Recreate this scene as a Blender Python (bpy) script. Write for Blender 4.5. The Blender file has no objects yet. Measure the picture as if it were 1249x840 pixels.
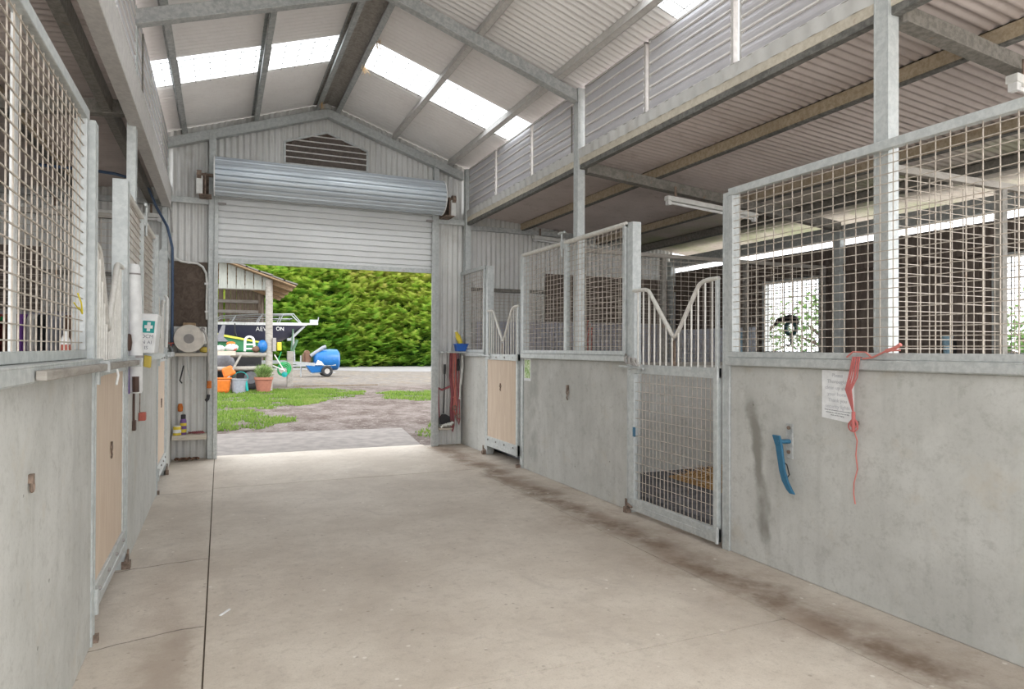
import bpy, math, random
from mathutils import Vector, Matrix, noise as mnoise
random.seed(7)
S = bpy.context.scene
COL = S.collection
PI = math.pi
XR, XL, YF = 3.255, -0.547, 9.283      # aisle face of the two stall fronts, inside face of the far gable wall
RX = 1.31                              # ridge line
H = 1.4

# ------------------------------------------------------------------ materials
class NT:
    def __init__(s, name):
        s.m = bpy.data.materials.new(name); s.m.use_nodes = True
        s.t = s.m.node_tree; s.t.nodes.clear()
        s.out = s.t.nodes.new('ShaderNodeOutputMaterial')
        s.geo = None
    def n(s, typ, **kw):
        nd = s.t.nodes.new(typ)
        for k, v in kw.items(): setattr(nd, k, v)
        return nd
    def link(s, a, b): s.t.links.new(a, b)
    def put(s, sock, v):
        if isinstance(v, bpy.types.NodeSocket): s.link(v, sock)
        else: sock.default_value = v
    def pos(s):
        if s.geo is None:
            g = s.n('ShaderNodeNewGeometry'); sp = s.n('ShaderNodeSeparateXYZ')
            s.link(g.outputs['Position'], sp.inputs[0]); s.geo = (g.outputs['Position'], sp.outputs[0], sp.outputs[1], sp.outputs[2])
        return s.geo
    def math(s, op, a, b=0.0, c=None):
        nd = s.n('ShaderNodeMath', operation=op); s.put(nd.inputs[0], a); s.put(nd.inputs[1], b)
        if c is not None: s.put(nd.inputs[2], c)
        return nd.outputs[0]
    def smooth(s, v, lo, hi, a=0.0, b=1.0):
        nd = s.n('ShaderNodeMapRange', interpolation_type='SMOOTHSTEP'); s.put(nd.inputs[0], v)
        nd.inputs[1].default_value = lo; nd.inputs[2].default_value = hi; nd.inputs[3].default_value = a; nd.inputs[4].default_value = b
        return nd.outputs[0]
    def noise(s, scale, detail=4, rough=.55, stretch=None, dist=0.0):
        nd = s.n('ShaderNodeTexNoise'); nd.inputs['Scale'].default_value = scale; nd.inputs['Detail'].default_value = detail
        nd.inputs['Roughness'].default_value = rough; nd.inputs['Distortion'].default_value = dist
        p = s.pos()[0]
        if stretch:
            mp = s.n('ShaderNodeMapping'); mp.inputs['Scale'].default_value = stretch; s.link(p, mp.inputs[0]); p = mp.outputs[0]
        s.link(p, nd.inputs['Vector']); return nd.outputs[0]
    def mix(s, f, a, b):
        nd = s.n('ShaderNodeMix', data_type='RGBA'); s.put(nd.inputs[0], f)
        for k, v in ((6, a), (7, b)):
            if isinstance(v, bpy.types.NodeSocket): s.link(v, nd.inputs[k])
            else: nd.inputs[k].default_value = (*v, 1)
        return nd.outputs[2]
    def bsdf(s, col, rough=.6, metal=0.0, bump=None, bd=.01, spec=.4):
        b = s.n('ShaderNodeBsdfPrincipled')
        if isinstance(col, bpy.types.NodeSocket): s.link(col, b.inputs['Base Color'])
        else: b.inputs['Base Color'].default_value = (*col, 1)
        s.put(b.inputs['Roughness'], rough); b.inputs['Metallic'].default_value = metal
        b.inputs['Specular IOR Level'].default_value = spec
        if bump is not None:
            bp = s.n('ShaderNodeBump'); bp.inputs['Distance'].default_value = bd; bp.inputs['Strength'].default_value = 1
            s.link(bump, bp.inputs['Height']); s.link(bp.outputs[0], b.inputs['Normal'])
        s.link(b.outputs[0], s.out.inputs[0]); return s.m

def simple(name, col, rough=.6, metal=0., var=.12, scale=12, bump=0., stretch=None, spec=.4):
    t = NT(name); nz = t.noise(scale, 4, .6, stretch)
    d = tuple(c * (1 - var) for c in col); l = tuple(min(1, c * (1 + var)) for c in col)
    c = t.mix(t.smooth(nz, .3, .7), d, l)
    return t.bsdf(c, rough, metal, nz if bump else None, bump or .01, spec)

M = {}
def steel(name, a, b, rust=.0, rough=.5, metal=.3):
    t = NT(name)
    c = t.mix(t.smooth(t.noise(26, 3, .7), .35, .65), a, b)
    c = t.mix(t.math('MULTIPLY', t.smooth(t.noise(2.2, 3), .5, .75), .35), c, tuple(x * .75 for x in a))
    if rust:
        c = t.mix(t.math('MULTIPLY', t.smooth(t.noise(7, 5, .7), 1 - rust, 1.05 - rust * .7), .8), c, (.30, .17, .09))
    return t.bsdf(c, rough, metal, spec=.4)
M['steel'] = steel('galvanised_steel', (.46, .485, .48), (.57, .59, .58), .36)
M['steel_post'] = steel('galvanised_post', (.50, .53, .525), (.61, .635, .625), .3)
M['steel_dull'] = steel('dull_galvanised_rafter', (.40, .42, .42), (.56, .57, .56), .3, .55)
M['steel_dark'] = steel('dark_dusty_steel', (.20, .19, .17), (.30, .28, .25), .4, .7, .15)
M['flange_dark'] = steel('dark_flange', (.12, .12, .11), (.22, .215, .20), .3, .7, .1)  # darker steel for the flanges of purlins and eave beam
M['pipe'] = steel('worn_pipe', (.62, .60, .55), (.72, .70, .65), .36, .5, .2)
M['wire'] = steel('mesh_wire', (.43, .38, .32), (.56, .50, .43), .40, .6, .1)
M['rust'] = simple('rusty_plate', (.21, .155, .12), .8, 0, .4, 25)
M['white_pole'] = steel('pale_pole', (.66, .68, .67), (.76, .77, .76), .2, .5, .1)
M['vent_slat'] = simple('grimy_vent_slat', (.15, .125, .11), .8, 0, .2, 20)
M['cream_beam'] = steel('dusty_cream_beam', (.58, .53, .43), (.70, .65, .55), .38, .7, .05)
M['brown_purlin'] = steel('dusty_brown_purlin', (.40, .32, .22), (.52, .44, .33), .4, .8, .0)
M['ridge_dust'] = steel('dusty_ridge_lining', (.31, .285, .255), (.43, .40, .365), .36, .8, .0)
M['pale_beam'] = steel('pale_flashing', (.58, .56, .54), (.68, .66, .63), .3, .6, .1)

def sheet(name, a, b, metal=.2, rough=.5, dust=None):
    t = NT(name)
    c = t.mix(t.smooth(t.noise(1.3, 4, .6), .3, .7), a, b)
    c = t.mix(t.math('MULTIPLY', t.smooth(t.noise(35, 3), .5, .8), .18), c, tuple(x * .7 for x in a))
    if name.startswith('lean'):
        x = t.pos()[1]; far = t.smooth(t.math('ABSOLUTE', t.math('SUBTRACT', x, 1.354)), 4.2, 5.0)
        c = t.mix(t.math('MULTIPLY', far, t.smooth(t.noise(1.1, 5, .7), .4, .65, .15, .75)), c, (.36, .42, .22))  # green light bounced in from outdoors, tinted into the sheet towards the eave
    if dust: c = t.mix(t.math('MULTIPLY', t.smooth(t.noise(4, 5, .7), .5, .8), .6), c, dust)
    return t.bsdf(c, rough, metal, spec=.35)
M['roof'] = sheet('zinc_roof_sheet', (.86, .84, .83), (.93, .915, .905), .0, .5)
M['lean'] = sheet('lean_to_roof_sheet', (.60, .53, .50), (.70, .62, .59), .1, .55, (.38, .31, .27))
M['wallsheet'] = sheet('zinc_wall_sheet', (.62, .62, .60), (.72, .72, .70), .15, .42, (.52, .49, .45))
M['louvre'] = sheet('louvre_blade', (.60, .59, .62), (.69, .68, .71), .15, .4)
M['louvre_edge'] = sheet('louvre_blade_edge', (.90, .88, .86), (.94, .92, .90), .0, .5)
M['door_sheet'] = sheet('roller_slats', (.66, .67, .67), (.72, .73, .73), .1, .45)
M['drum_sheet'] = sheet('roller_drum_sheet', (.46, .51, .56), (.54, .59, .63), .3, .35)
M['lavender_sheet'] = sheet('lavender_lining_sheet', (.40, .40, .46), (.54, .54, .60), .1, .5, (.30, .25, .24))
M['blue_sheet'] = sheet('pale_blue_lining_sheet', (.55, .57, .64), (.66, .68, .74), .1, .5, (.42, .36, .34))

def timber(name, a, b, stretch=(3, 3, .3), scale=9, rough=.75, gap=None):
    t = NT(name)
    nz = t.noise(scale, 6, .65, stretch, 1.2)
    c = t.mix(t.smooth(nz, .3, .7), a, b)
    return t.bsdf(c, rough, 0, nz, .004, .25)
M['ply'] = timber('plywood_face', (.60, .47, .36), (.70, .58, .46), (6, 6, .5), 4, .7)
M['board'] = timber('dark_brown_board', (.085, .062, .05), (.15, .115, .09), (1, 1, 1), 12)
M['wood_grey'] = timber('weathered_grey_timber', (.26, .24, .21), (.38, .355, .32), (.5, .5, 2), 8)
M['wood_bench'] = timber('shelf_timber', (.45, .40, .33), (.58, .53, .45), (.6, 3, 3), 7)
M['wood_pale'] = timber('pale_shed_board', (.27, .28, .255), (.35, .36, .325), (3, 3, .4), 5)
M['wood_dark'] = timber('dark_shed_board', (.13, .10, .075), (.25, .20, .15), (3, 3, .3), 7)
M['wood_brown'] = timber('brown_wall_board', (.125, .10, .085), (.215, .175, .15), (3, 2, .4), 6)
M['wood_tan'] = timber('tan_rafter_timber', (.30, .20, .12), (.45, .32, .2), (3, .5, 3), 6)

def concrete_wall():
    t = NT('cast_concrete_panel'); P, x, y, z = t.pos()
    c = t.mix(t.smooth(t.noise(1.7, 5, .6), .3, .7), (.48, .48, .45), (.59, .59, .56))
    st = t.smooth(t.noise(5, 5, .6, (2, 2, .22)), .45, .75)
    c = t.mix(t.math('MULTIPLY', st, .38), c, (.37, .37, .345))
    c = t.mix(t.math('MULTIPLY', t.smooth(t.noise(60, 4, .8), .48, .72), .3), c, (.33, .325, .30))
    c = t.mix(t.math('MULTIPLY', t.smooth(t.noise(11, 7, .8), .5, .66), .38), c, (.30, .295, .265))
    c = t.mix(t.math('MULTIPLY', t.smooth(t.noise(2.9, 6, .7), .52, .66), .3), c, (.62, .62, .59))
    vo = t.n('ShaderNodeTexVoronoi'); vo.inputs['Scale'].default_value = 7; t.link(P, vo.inputs['Vector'])
    pit = t.math('MULTIPLY', t.smooth(vo.outputs['Distance'], .035, .06, 1, 0), t.smooth(t.noise(2.3, 2), .48, .56))
    c = t.mix(t.math('MULTIPLY', pit, .75), c, (.19, .18, .16))
    warm = t.smooth(t.noise(3, 4, .7), .56, .72)
    c = t.mix(t.math('MULTIPLY', warm, .25), c, (.48, .41, .30))
    # water stain running down beside the mesh door
    yc = t.math('ADD', t.math('MULTIPLY', z, .165), 3.258)
    dy = t.math('ABSOLUTE', t.math('SUBTRACT', y, t.math('ADD', yc, t.math('MULTIPLY', t.math('SUBTRACT', t.noise(3.1, 4), .5), .22))))
    inw = t.math('MULTIPLY', t.smooth(dy, .02, .07, 1, 0), t.smooth(x, 3.0, 3.1))
    inz = t.math('MULTIPLY', t.smooth(z, .06, .25), t.smooth(z, 1.0, 1.18, 1, 0))
    amt = t.math('MULTIPLY', t.math('MULTIPLY', inw, inz), t.smooth(t.noise(4, 4), .3, .6, .35, .8))
    c = t.mix(amt, c, (.20, .19, .165))
    # second, fainter stain by the plywood door
    dy2 = t.math('ABSOLUTE', t.math('SUBTRACT', y, t.math('ADD', 6.82, t.math('MULTIPLY', t.math('SUBTRACT', t.noise(2.7, 4), .5), .3))))
    a2 = t.math('MULTIPLY', t.math('MULTIPLY', t.smooth(dy2, .05, .2, .5, 0), t.smooth(x, 3.0, 3.1)), t.smooth(t.noise(5, 4), .35, .65))
    c = t.mix(a2, c, (.27, .27, .245))
    bump = t.math('SUBTRACT', t.math('MULTIPLY', t.noise(30, 3), .3), t.math('MULTIPLY', pit, 1.0))
    return t.bsdf(c, .8, 0, bump, .003, .25)
M['concrete'] = concrete_wall()

def concrete_floor():
    t = NT('worn_concrete_floor'); P, x, y, z = t.pos()
    c = t.mix(t.smooth(t.noise(.9, 8, .72), .34, .66), (.475, .415, .348), (.61, .55, .475))
    c = t.mix(t.math('MULTIPLY', t.smooth(t.noise(19, 6, .75), .5, .68), .45), c, (.37, .32, .265))
    c = t.mix(t.math('MULTIPLY', t.smooth(t.noise(3.2, 6, .7, (1, .6, 1), .8), .5, .72), .45), c, (.40, .35, .30))
    c = t.mix(t.math('MULTIPLY', t.smooth(t.noise(110, 3, .8), .5, .7), .4), c, (.32, .28, .235))
    c = t.mix(t.math('MULTIPLY', t.smooth(t.noise(6.5, 6, .8), .63, .72), .5), c, (.74, .71, .66))
    # trodden dirt lying along the foot of both stall fronts
    wob = t.math('MULTIPLY', t.math('SUBTRACT', t.noise(1.6, 5, .7), .5), .5)
    xx = t.math('ADD', x, wob)
    d1 = t.math('MULTIPLY', t.smooth(xx, 2.62, 2.82), t.smooth(xx, 2.86, 3.15, 1, 0))
    d1 = t.math('MULTIPLY', d1, t.smooth(t.noise(2.1, 5, .7), .3, .6))
    c = t.mix(t.math('MULTIPLY', d1, 1.0), c, (.20, .145, .105))
    d3 = t.math('MULTIPLY', t.smooth(xx, 2.3, 2.7), t.smooth(t.noise(2.6, 5, .7), .42, .66))
    c = t.mix(t.math('MULTIPLY', d3, .55), c, (.34, .265, .21))
    d2 = t.math('MULTIPLY', t.smooth(xx, -.42, -.25), t.smooth(xx, -.2, -.1, 1, 0))
    d2 = t.math('MULTIPLY', d2, t.smooth(y, 3.4, 4.4, 1, .25))
    c = t.mix(t.math('MULTIPLY', d2, .6), c, (.31, .245, .195))
    vo = t.n('ShaderNodeTexVoronoi'); vo.inputs['Scale'].default_value = 2.6; t.link(P, vo.inputs['Vector'])
    sp = t.math('MULTIPLY', t.smooth(vo.outputs['Distance'], .02, .05, 1, 0), t.smooth(t.noise(1.9, 2), .5, .55))
    c = t.mix(t.math('MULTIPLY', sp, .7), c, (.17, .14, .115))
    v2 = t.n('ShaderNodeTexVoronoi'); v2.inputs['Scale'].default_value = 9; t.link(P, v2.inputs['Vector'])
    s2 = t.math('MULTIPLY', t.smooth(v2.outputs['Distance'], .06, .12, 1, 0), t.smooth(t.noise(3.7, 3), .5, .58))
    c = t.mix(t.math('MULTIPLY', s2, .55), c, (.80, .77, .71))
    v3 = t.n('ShaderNodeTexVoronoi'); v3.inputs['Scale'].default_value = 13; t.link(P, v3.inputs['Vector'])
    s3 = t.math('MULTIPLY', t.smooth(v3.outputs['Distance'], .08, .16, 1, 0), t.smooth(t.noise(4.9, 3), .5, .58))
    c = t.mix(t.math('MULTIPLY', s3, .5), c, (.24, .20, .16))
    # hairline cracks across the narrow side strip
    side = t.smooth(x, -.075, -.06, 1, 0)
    for yc, k in ((3.66, .35), (4.83, .22), (7.1, .05)):
        curve = t.math('ADD', t.math('MULTIPLY', t.math('POWER', t.math('ABSOLUTE', t.math('ADD', x, .1)), 1.5), -k), yc + .03)
        l = t.math('ABSOLUTE', t.math('SUBTRACT', y, t.math('ADD', curve, t.math('MULTIPLY', t.math('SUBTRACT', t.noise(7, 4), .5), .05))))
        c = t.mix(t.math('MULTIPLY', t.math('MULTIPLY', t.smooth(l, .002, .008, 1, 0), side), .85), c, (.14, .12, .10))
    return t.bsdf(c, .75, 0, t.noise(45, 4, .7), .002, .25)
M['floor'] = concrete_floor()
M['joint'] = simple('dirt_in_joint', (.16, .13, .10), .95)
M['slab'] = simple('outdoor_concrete', (.19, .168, .152), .85, 0, .2, 5, .004)

def ground():
    t = NT('yard_gravel_and_dirt'); P, x, y, z = t.pos()
    c = t.mix(t.smooth(t.noise(1.1, 9, .8, (1, .6, 1)), .36, .64), (.085, .062, .052), (.205, .175, .16))
    c = t.mix(t.smooth(t.noise(9, 6, .85), .54, .66), c, (.33, .30, .275))
    far = t.smooth(t.math('ADD', y, t.math('MULTIPLY', t.noise(.4, 3), 4)), 25, 30)
    g = t.mix(t.smooth(t.noise(3, 6, .75), .4, .65), (.155, .14, .125), (.25, .225, .20))
    g = t.mix(t.math('MULTIPLY', t.smooth(t.noise(1.2, 5, .7), .5, .65), .6), g, (.24, .18, .11))
    c = t.mix(far, c, g)
    return t.bsdf(c, .95, 0, t.noise(14, 5, .8), .03, .1)
M['ground'] = ground()
M['bounce_ground'] = simple('pale_bounce_ground', (.66, .62, .56), .9, 0, .08, 2)  # added bright ground that reflects sky light up to the ceilings
M['road'] = simple('pale_gravel_road', (.24, .232, .23), .9, 0, .12, 1.5)
M['mat'] = simple('black_rubber_mat', (.15, .15, .165), .7, 0, .25, 8, .003)

def leaf(name, cols):
    t = NT(name)
    at = t.n('ShaderNodeAttribute', attribute_name='tint')
    ramp = t.n('ShaderNodeValToRGB'); cr = ramp.color_ramp
    cr.elements[0].color = (*cols[0], 1); cr.elements[1].color = (*cols[-1], 1); cr.elements[1].position = 1
    for i, c in enumerate(cols[1:-1]):
        e = cr.elements.new((i + 1) / (len(cols) - 1)); e.color = (*c, 1)
    t.link(at.outputs['Fac'], ramp.inputs[0])
    d = t.n('ShaderNodeBsdfDiffuse'); tr = t.n('ShaderNodeBsdfTranslucent'); mx = t.n('ShaderNodeMixShader'); mx.inputs[0].default_value = .3
    t.link(ramp.outputs[0], d.inputs[0]); t.link(ramp.outputs[0], tr.inputs[0])
    t.link(d.outputs[0], mx.inputs[1]); t.link(tr.outputs[0], mx.inputs[2]); t.link(mx.outputs[0], t.out.inputs[0])
    return t.m
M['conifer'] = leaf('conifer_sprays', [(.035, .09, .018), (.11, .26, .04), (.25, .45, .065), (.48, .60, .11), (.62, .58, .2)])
M['treeleaf'] = leaf('tree_leaves', [(.07, .14, .05), (.14, .25, .08), (.25, .38, .14)])
M['grass'] = leaf('grass_blades', [(.06, .115, .018), (.12, .215, .035), (.20, .30, .065), (.30, .31, .13)])
M['herb'] = leaf('pot_plant_leaves', [(.12, .20, .06), (.24, .36, .12), (.40, .50, .22)])
def straw():
    t = NT('straw_stalks'); at = t.n('ShaderNodeAttribute', attribute_name='tint')
    c = t.mix(at.outputs['Fac'], (.38, .21, .08), (.82, .58, .30)); return t.bsdf(c, .8, 0, spec=.2)
M['straw'] = straw()

def skylight():
    t = NT('translucent_roof_sheet')
    tr = t.n('ShaderNodeBsdfTranslucent'); tp = t.n('ShaderNodeBsdfTransparent'); mx = t.n('ShaderNodeMixShader'); mx.inputs[0].default_value = .55
    tr.inputs[0].default_value = (.95, .97, .97, 1); tp.inputs[0].default_value = (.95, .97, .98, 1)
    t.link(tr.outputs[0], mx.inputs[1]); t.link(tp.outputs[0], mx.inputs[2]); t.link(mx.outputs[0], t.out.inputs[0]); return t.m
M['skylight'] = skylight()
def emit(name, col, st):
    t = NT(name); e = t.n('ShaderNodeEmission'); e.inputs[0].default_value = (*col, 1); e.inputs[1].default_value = st
    t.link(e.outputs[0], t.out.inputs[0]); return t.m

for k, c, r in [('white_paint', (.74, .74, .71), .5), ('white_plastic', (.78, .78, .77), .4), ('paper', (.78, .79, .79), .8), ('blue_plastic', (.03, .22, .42), .4),
                ('hook_blue', (.032, .14, .24), .5), ('pale_blue', (.32, .50, .62), .4), ('teal', (.01, .32, .30), .5), ('ink_grey', (.52, .53, .55), .9), ('ink_dark', (.25, .25, .27), .9),
                ('red_rope', (.50, .15, .14), .8), ('pink_rope', (.58, .20, .17), .8), ('halter_red', (.30, .09, .10), .8), ('black', (.02, .02, .022), .55), ('black_rubber', (.03, .03, .032), .75),
                ('yellow', (.72, .56, .05), .5), ('tub_blue', (.02, .12, .48), .4), ('purple', (.14, .08, .25), .7), ('cream', (.68, .63, .56), .45), ('grey_mid', (.30, .28, .27), .5),
                ('orange', (.55, .15, .02), .45), ('terracotta', (.32, .13, .085), .7), ('bucket_grey', (.27, .29, .32), .45), ('tank_blue', (.012, .13, .38), .35), ('navy', (.045, .045, .075), .35),
                ('green_paint', (.02, .17, .06), .4), ('stripe_yellow', (.60, .62, .08), .4), ('green_hose', (.03, .38, .12), .5), ('white_rope', (.70, .70, .66), .8), ('yellow_cloth', (.62, .48, .10), .8),
                ('leather', (.075, .04, .028), .55), ('cable_blue', (.06, .10, .18), .5), ('rug_red', (.32, .055, .045), .9), ('rug_grey', (.22, .22, .24), .9), ('rug_brown', (.16, .09, .06), .9),
                ('rug_purple', (.16, .06, .26), .9), ('rag', (.42, .40, .38), .95), ('can_purple', (.16, .08, .25), .4), ('alu', (.45, .47, .48), .35), ('shingle', (.17, .155, .14), .85),
                ('teal_black', (.02, .075, .08), .5), ('soil', (.09, .07, .05), .95), ('yellow_rope', (.70, .58, .04), .8), ('tape_pink', (.62, .20, .17), .8), ('bark', (.18, .13, .10), .9), ('moss', (.10, .19, .12), .8), ('bag_red', (.45, .12, .09), .7)]:
    M[k] = simple(k, c, r, .6 if k == 'alu' else 0., .10, 14)
M['lampglow'] = simple('unlit_tube', (.85, .85, .84), .3, 0, .02)

# ------------------------------------------------------------------ mesh builder
class MB:
    def __init__(s): s.v = []; s.f = []; s.mi = []; s.sm = []; s.cur = 0; s.tint = None
    def add(s, vs, fs, smooth=False):
        o = len(s.v); s.v += [tuple(v) for v in vs]
        for f in fs: s.f.append(tuple(i + o for i in f)); s.mi.append(s.cur); s.sm.append(smooth)
        return s
    def box(s, x0, x1, y0, y1, z0, z1):
        x0, x1 = min(x0, x1), max(x0, x1); y0, y1 = min(y0, y1), max(y0, y1); z0, z1 = min(z0, z1), max(z0, z1)
        return s.add([(x0, y0, z0), (x1, y0, z0), (x1, y1, z0), (x0, y1, z0), (x0, y0, z1), (x1, y0, z1), (x1, y1, z1), (x0, y1, z1)],
                     [(0, 3, 2, 1), (4, 5, 6, 7), (0, 1, 5, 4), (1, 2, 6, 5), (2, 3, 7, 6), (3, 0, 4, 7)])
    def hexa(s, p):   # 8 corners, bottom ring then top ring
        return s.add(p, [(0, 3, 2, 1), (4, 5, 6, 7), (0, 1, 5, 4), (1, 2, 6, 5), (2, 3, 7, 6), (3, 0, 4, 7)])
    def beam(s, p, q, w, h, up=(0, 0, 1)):   # rectangular bar from p to q
        p, q = Vector(p), Vector(q); d = (q - p).normalized(); u = Vector(up); r = d.cross(u).normalized(); u = r.cross(d)
        c = [(-w / 2, -h / 2), (w / 2, -h / 2), (w / 2, h / 2), (-w / 2, h / 2)]
        return s.hexa([p + r * a + u * b for a, b in c] + [q + r * a + u * b for a, b in c])
    def tube(s, pts, r, n=8, caps=True, rs=None):
        pts = [Vector(p) for p in pts]; k = len(pts); rings = []
        t0 = (pts[1] - pts[0]).normalized(); ref = Vector((0, 0, 1)) if abs(t0.z) < .9 else Vector((1, 0, 0))
        a = t0.cross(ref).normalized()
        for i, p in enumerate(pts):
            t = (pts[min(i + 1, k - 1)] - pts[max(i - 1, 0)])
            if t.length < 1e-9: t = t0
            t.normalize(); a = (a - t * a.dot(t))
            if a.length < 1e-6: a = t.orthogonal()
            a.normalize(); b = t.cross(a); rr = rs[i] if rs else r
            rings.append([p + (a * math.cos(2 * PI * j / n) + b * math.sin(2 * PI * j / n)) * rr for j in range(n)])
        vs = [v for g in rings for v in g]; fs = []
        for i in range(k - 1):
            for j in range(n): fs.append((i * n + j, i * n + (j + 1) % n, (i + 1) * n + (j + 1) % n, (i + 1) * n + j))
        if caps: fs += [tuple(reversed(range(n))), tuple(range((k - 1) * n, k * n))]
        return s.add(vs, fs, n > 4)
    def lathe(s, prof, c=(0, 0, 0), axis='z', n=20):   # prof = [(radius, height)]
        vs = []; fs = []; c = Vector(c)
        for r, h in prof:
            for j in range(n):
                a = 2 * PI * j / n; p = (r * math.cos(a), r * math.sin(a), h)
                if axis == 'x': p = (p[2], p[0], p[1])
                elif axis == 'y': p = (p[1], p[2], p[0])
                vs.append(c + Vector(p))
        for i in range(len(prof) - 1):
            for j in range(n): fs.append((i * n + j, i * n + (j + 1) % n, (i + 1) * n + (j + 1) % n, (i + 1) * n + j))
        if prof[0][0] > 1e-4: fs.append(tuple(reversed(range(n))))
        if prof[-1][0] > 1e-4: fs.append(tuple(range((len(prof) - 1) * n, len(prof) * n)))
        return s.add(vs, fs, True)
    def torus(s, c, R, r, axis='x', n=20, m=6, a0=0, a1=2 * PI):
        pts = []
        full = abs(a1 - a0 - 2 * PI) < 1e-6
        for i in range(n + 1):
            a = a0 + (a1 - a0) * i / n; u, w = R * math.cos(a), R * math.sin(a)
            pts.append(Vector(c) + Vector((0, u, w) if axis == 'x' else (u, 0, w) if axis == 'y' else (u, w, 0)))
        return s.tube(pts, r, m, not full)
    def prism(s, poly, axis, a, b):   # poly in the two other axes (cyclic order y,z / x,z / x,y)
        n = len(poly)
        def P(t, h): return (h, t[0], t[1]) if axis == 'x' else (t[0], h, t[1]) if axis == 'y' else (t[0], t[1], h)
        return s.add([P(t, a) for t in poly] + [P(t, b) for t in poly],
                     [tuple(range(n)), tuple(reversed(range(n, 2 * n)))] + [(i, i + n, (i + 1) % n + n, (i + 1) % n) for i in range(n)])
    def build(s, name, mat, parent=None, bevel=0, origin=None, sharp=40):
        me = bpy.data.meshes.new(name); o = bpy.data.objects.new(name, me); COL.objects.link(o)
        if parent is not None:
            L = parent['_o'] if '_o' in parent else (0, 0, 0); org = Vector(L); o.parent = parent; o['_o'] = tuple(org)
        else:
            if origin is None:
                lo = [min(v[i] for v in s.v) for i in range(3)]; hi = [max(v[i] for v in s.v) for i in range(3)]
                origin = ((lo[0] + hi[0]) / 2, (lo[1] + hi[1]) / 2, lo[2])
            org = Vector(origin); o.location = org; o['_o'] = tuple(org)
        me.from_pydata([(v[0] - org.x, v[1] - org.y, v[2] - org.z) for v in s.v], [], s.f)
        for m in (mat if isinstance(mat, (list, tuple)) else [mat]): me.materials.append(M[m] if isinstance(m, str) else m)
        me.polygons.foreach_set('material_index', s.mi); me.polygons.foreach_set('use_smooth', s.sm)
        if s.tint is not None:
            at = me.attributes.new('tint', 'FLOAT', 'POINT'); at.data.foreach_set('value', s.tint)
        me.validate(); me.update()
        if s.tint is None:
            import bmesh
            bm = bmesh.new(); bm.from_mesh(me); bmesh.ops.recalc_face_normals(bm, faces=bm.faces); bm.to_mesh(me); bm.free()
        if any(s.sm): me.set_sharp_from_angle(angle=math.radians(sharp))
        if bevel:
            b = o.modifiers.new('edge', 'BEVEL'); b.width = bevel; b.segments = 2; b.limit_method = 'ANGLE'; b.angle_limit = math.radians(50)
        return o

def tag(o, label=None, cat=None, group=None, kind=None):
    if label: o['label'] = label
    if cat: o['category'] = cat
    if group: o['group'] = group
    if kind: o['kind'] = kind
    return o
def thing(name, loc, label, cat, group=None, kind=None):
    o = bpy.data.objects.new(name, None); COL.objects.link(o); o.location = loc; o.empty_display_size = .05
    o['_o'] = tuple(loc); return tag(o, label, cat, group, kind)
def struct(o, label, cat, group=None): return tag(o, label, cat, group, 'structure')
def lettering(parent, name, body, mat, origin, xdir, up, size, ext=.0006, align='CENTER', spacing=1.0):
    cu = bpy.data.curves.new(name, 'FONT'); cu.body = body; cu.size = size; cu.extrude = ext; cu.align_x = align; cu.align_y = 'CENTER'
    cu.space_line = spacing
    tmp = bpy.data.objects.new('tmp', cu); COL.objects.link(tmp)
    dg = bpy.context.evaluated_depsgraph_get(); me = bpy.data.meshes.new_from_object(tmp.evaluated_get(dg))
    bpy.data.objects.remove(tmp); bpy.data.curves.remove(cu)
    x = Vector(xdir).normalized(); u = Vector(up).normalized(); u = (u - x * u.dot(x)).normalized(); n = x.cross(u)
    o = bpy.data.objects.new(name, me); COL.objects.link(o); o.parent = parent
    L = Vector(parent['_o'])
    mt = Matrix(((x.x, u.x, n.x), (x.y, u.y, n.y), (x.z, u.z, n.z))).to_4x4(); mt.translation = Vector(origin) - L
    me.transform(mt); me.materials.clear(); me.materials.append(M[mat]); return o
def mirror(x, side): return x if side > 0 else 2.708 - x     # stall fronts face each other across the aisle
SIDE = {1: 'notice', -1: 'first aid'}

# corrugated surface: p0 + t*across (with waves along nrm) spanned to p0 + t*across + along
def corr(mb, p0, across, along, nrm, pitch=.076, amp=.012, seg=8):
    p0, a, l, n = Vector(p0), Vector(across), Vector(along), Vector(nrm).normalized()
    L = a.length; k = max(2, int(round(L / pitch * seg))); vs = []; fs = []
    for i in range(k + 1):
        w = math.sin(2 * PI * (L * i / k) / pitch) * amp; p = p0 + a * (i / k) + n * w
        vs += [p, p + l]
    for i in range(k): fs.append((2 * i, 2 * i + 2, 2 * i + 3, 2 * i + 1))
    return mb.add(vs, fs, True)

# ------------------------------------------------------------------ setting: floors and ground
mb = MB()
ys = [(-3, 2.603), (2.615, 7.24), (7.255, 9.40)]
for a, b in ys: mb.box(-.056, 2.70, a, b, -.15, 0)
for a, b in [(-3, 9.283)]: mb.box(-.75, -.064, a, b, -.15, 0); mb.box(2.704, 3.45, a, b, -.15, 0)
mb.cur = 1; mb.box(-.749, 3.449, -2.999, 9.38, -.149, -.012)
struct(mb.build('floor', ['floor', 'joint']), 'worn beige concrete aisle floor with sawn joints running to the open roller door', 'floor')
for s in (1, -1):
    mb = MB(); mb.box(mirror(3.452, s), mirror(7.15, s), -3, 9.27, -.16, -.005)
    struct(mb.build('floor', 'slab'), 'grey concrete slab under the stalls on the %s side' % SIDE[s], 'floor')
mb = MB(); mb.hexa([(-.12, 9.40, -.2), (2.72, 9.40, -.2), (3.0, 11.75, -.2), (-.12, 12.05, -.2), (-.12, 9.40, -.03), (2.72, 9.40, -.03), (3.0, 11.75, -.03), (-.12, 12.05, -.03)])
struct(mb.build('concrete_apron', 'slab', bevel=.01), 'grey concrete apron slab just outside the roller door', 'slab')
mb = MB(); n = 40
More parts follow.
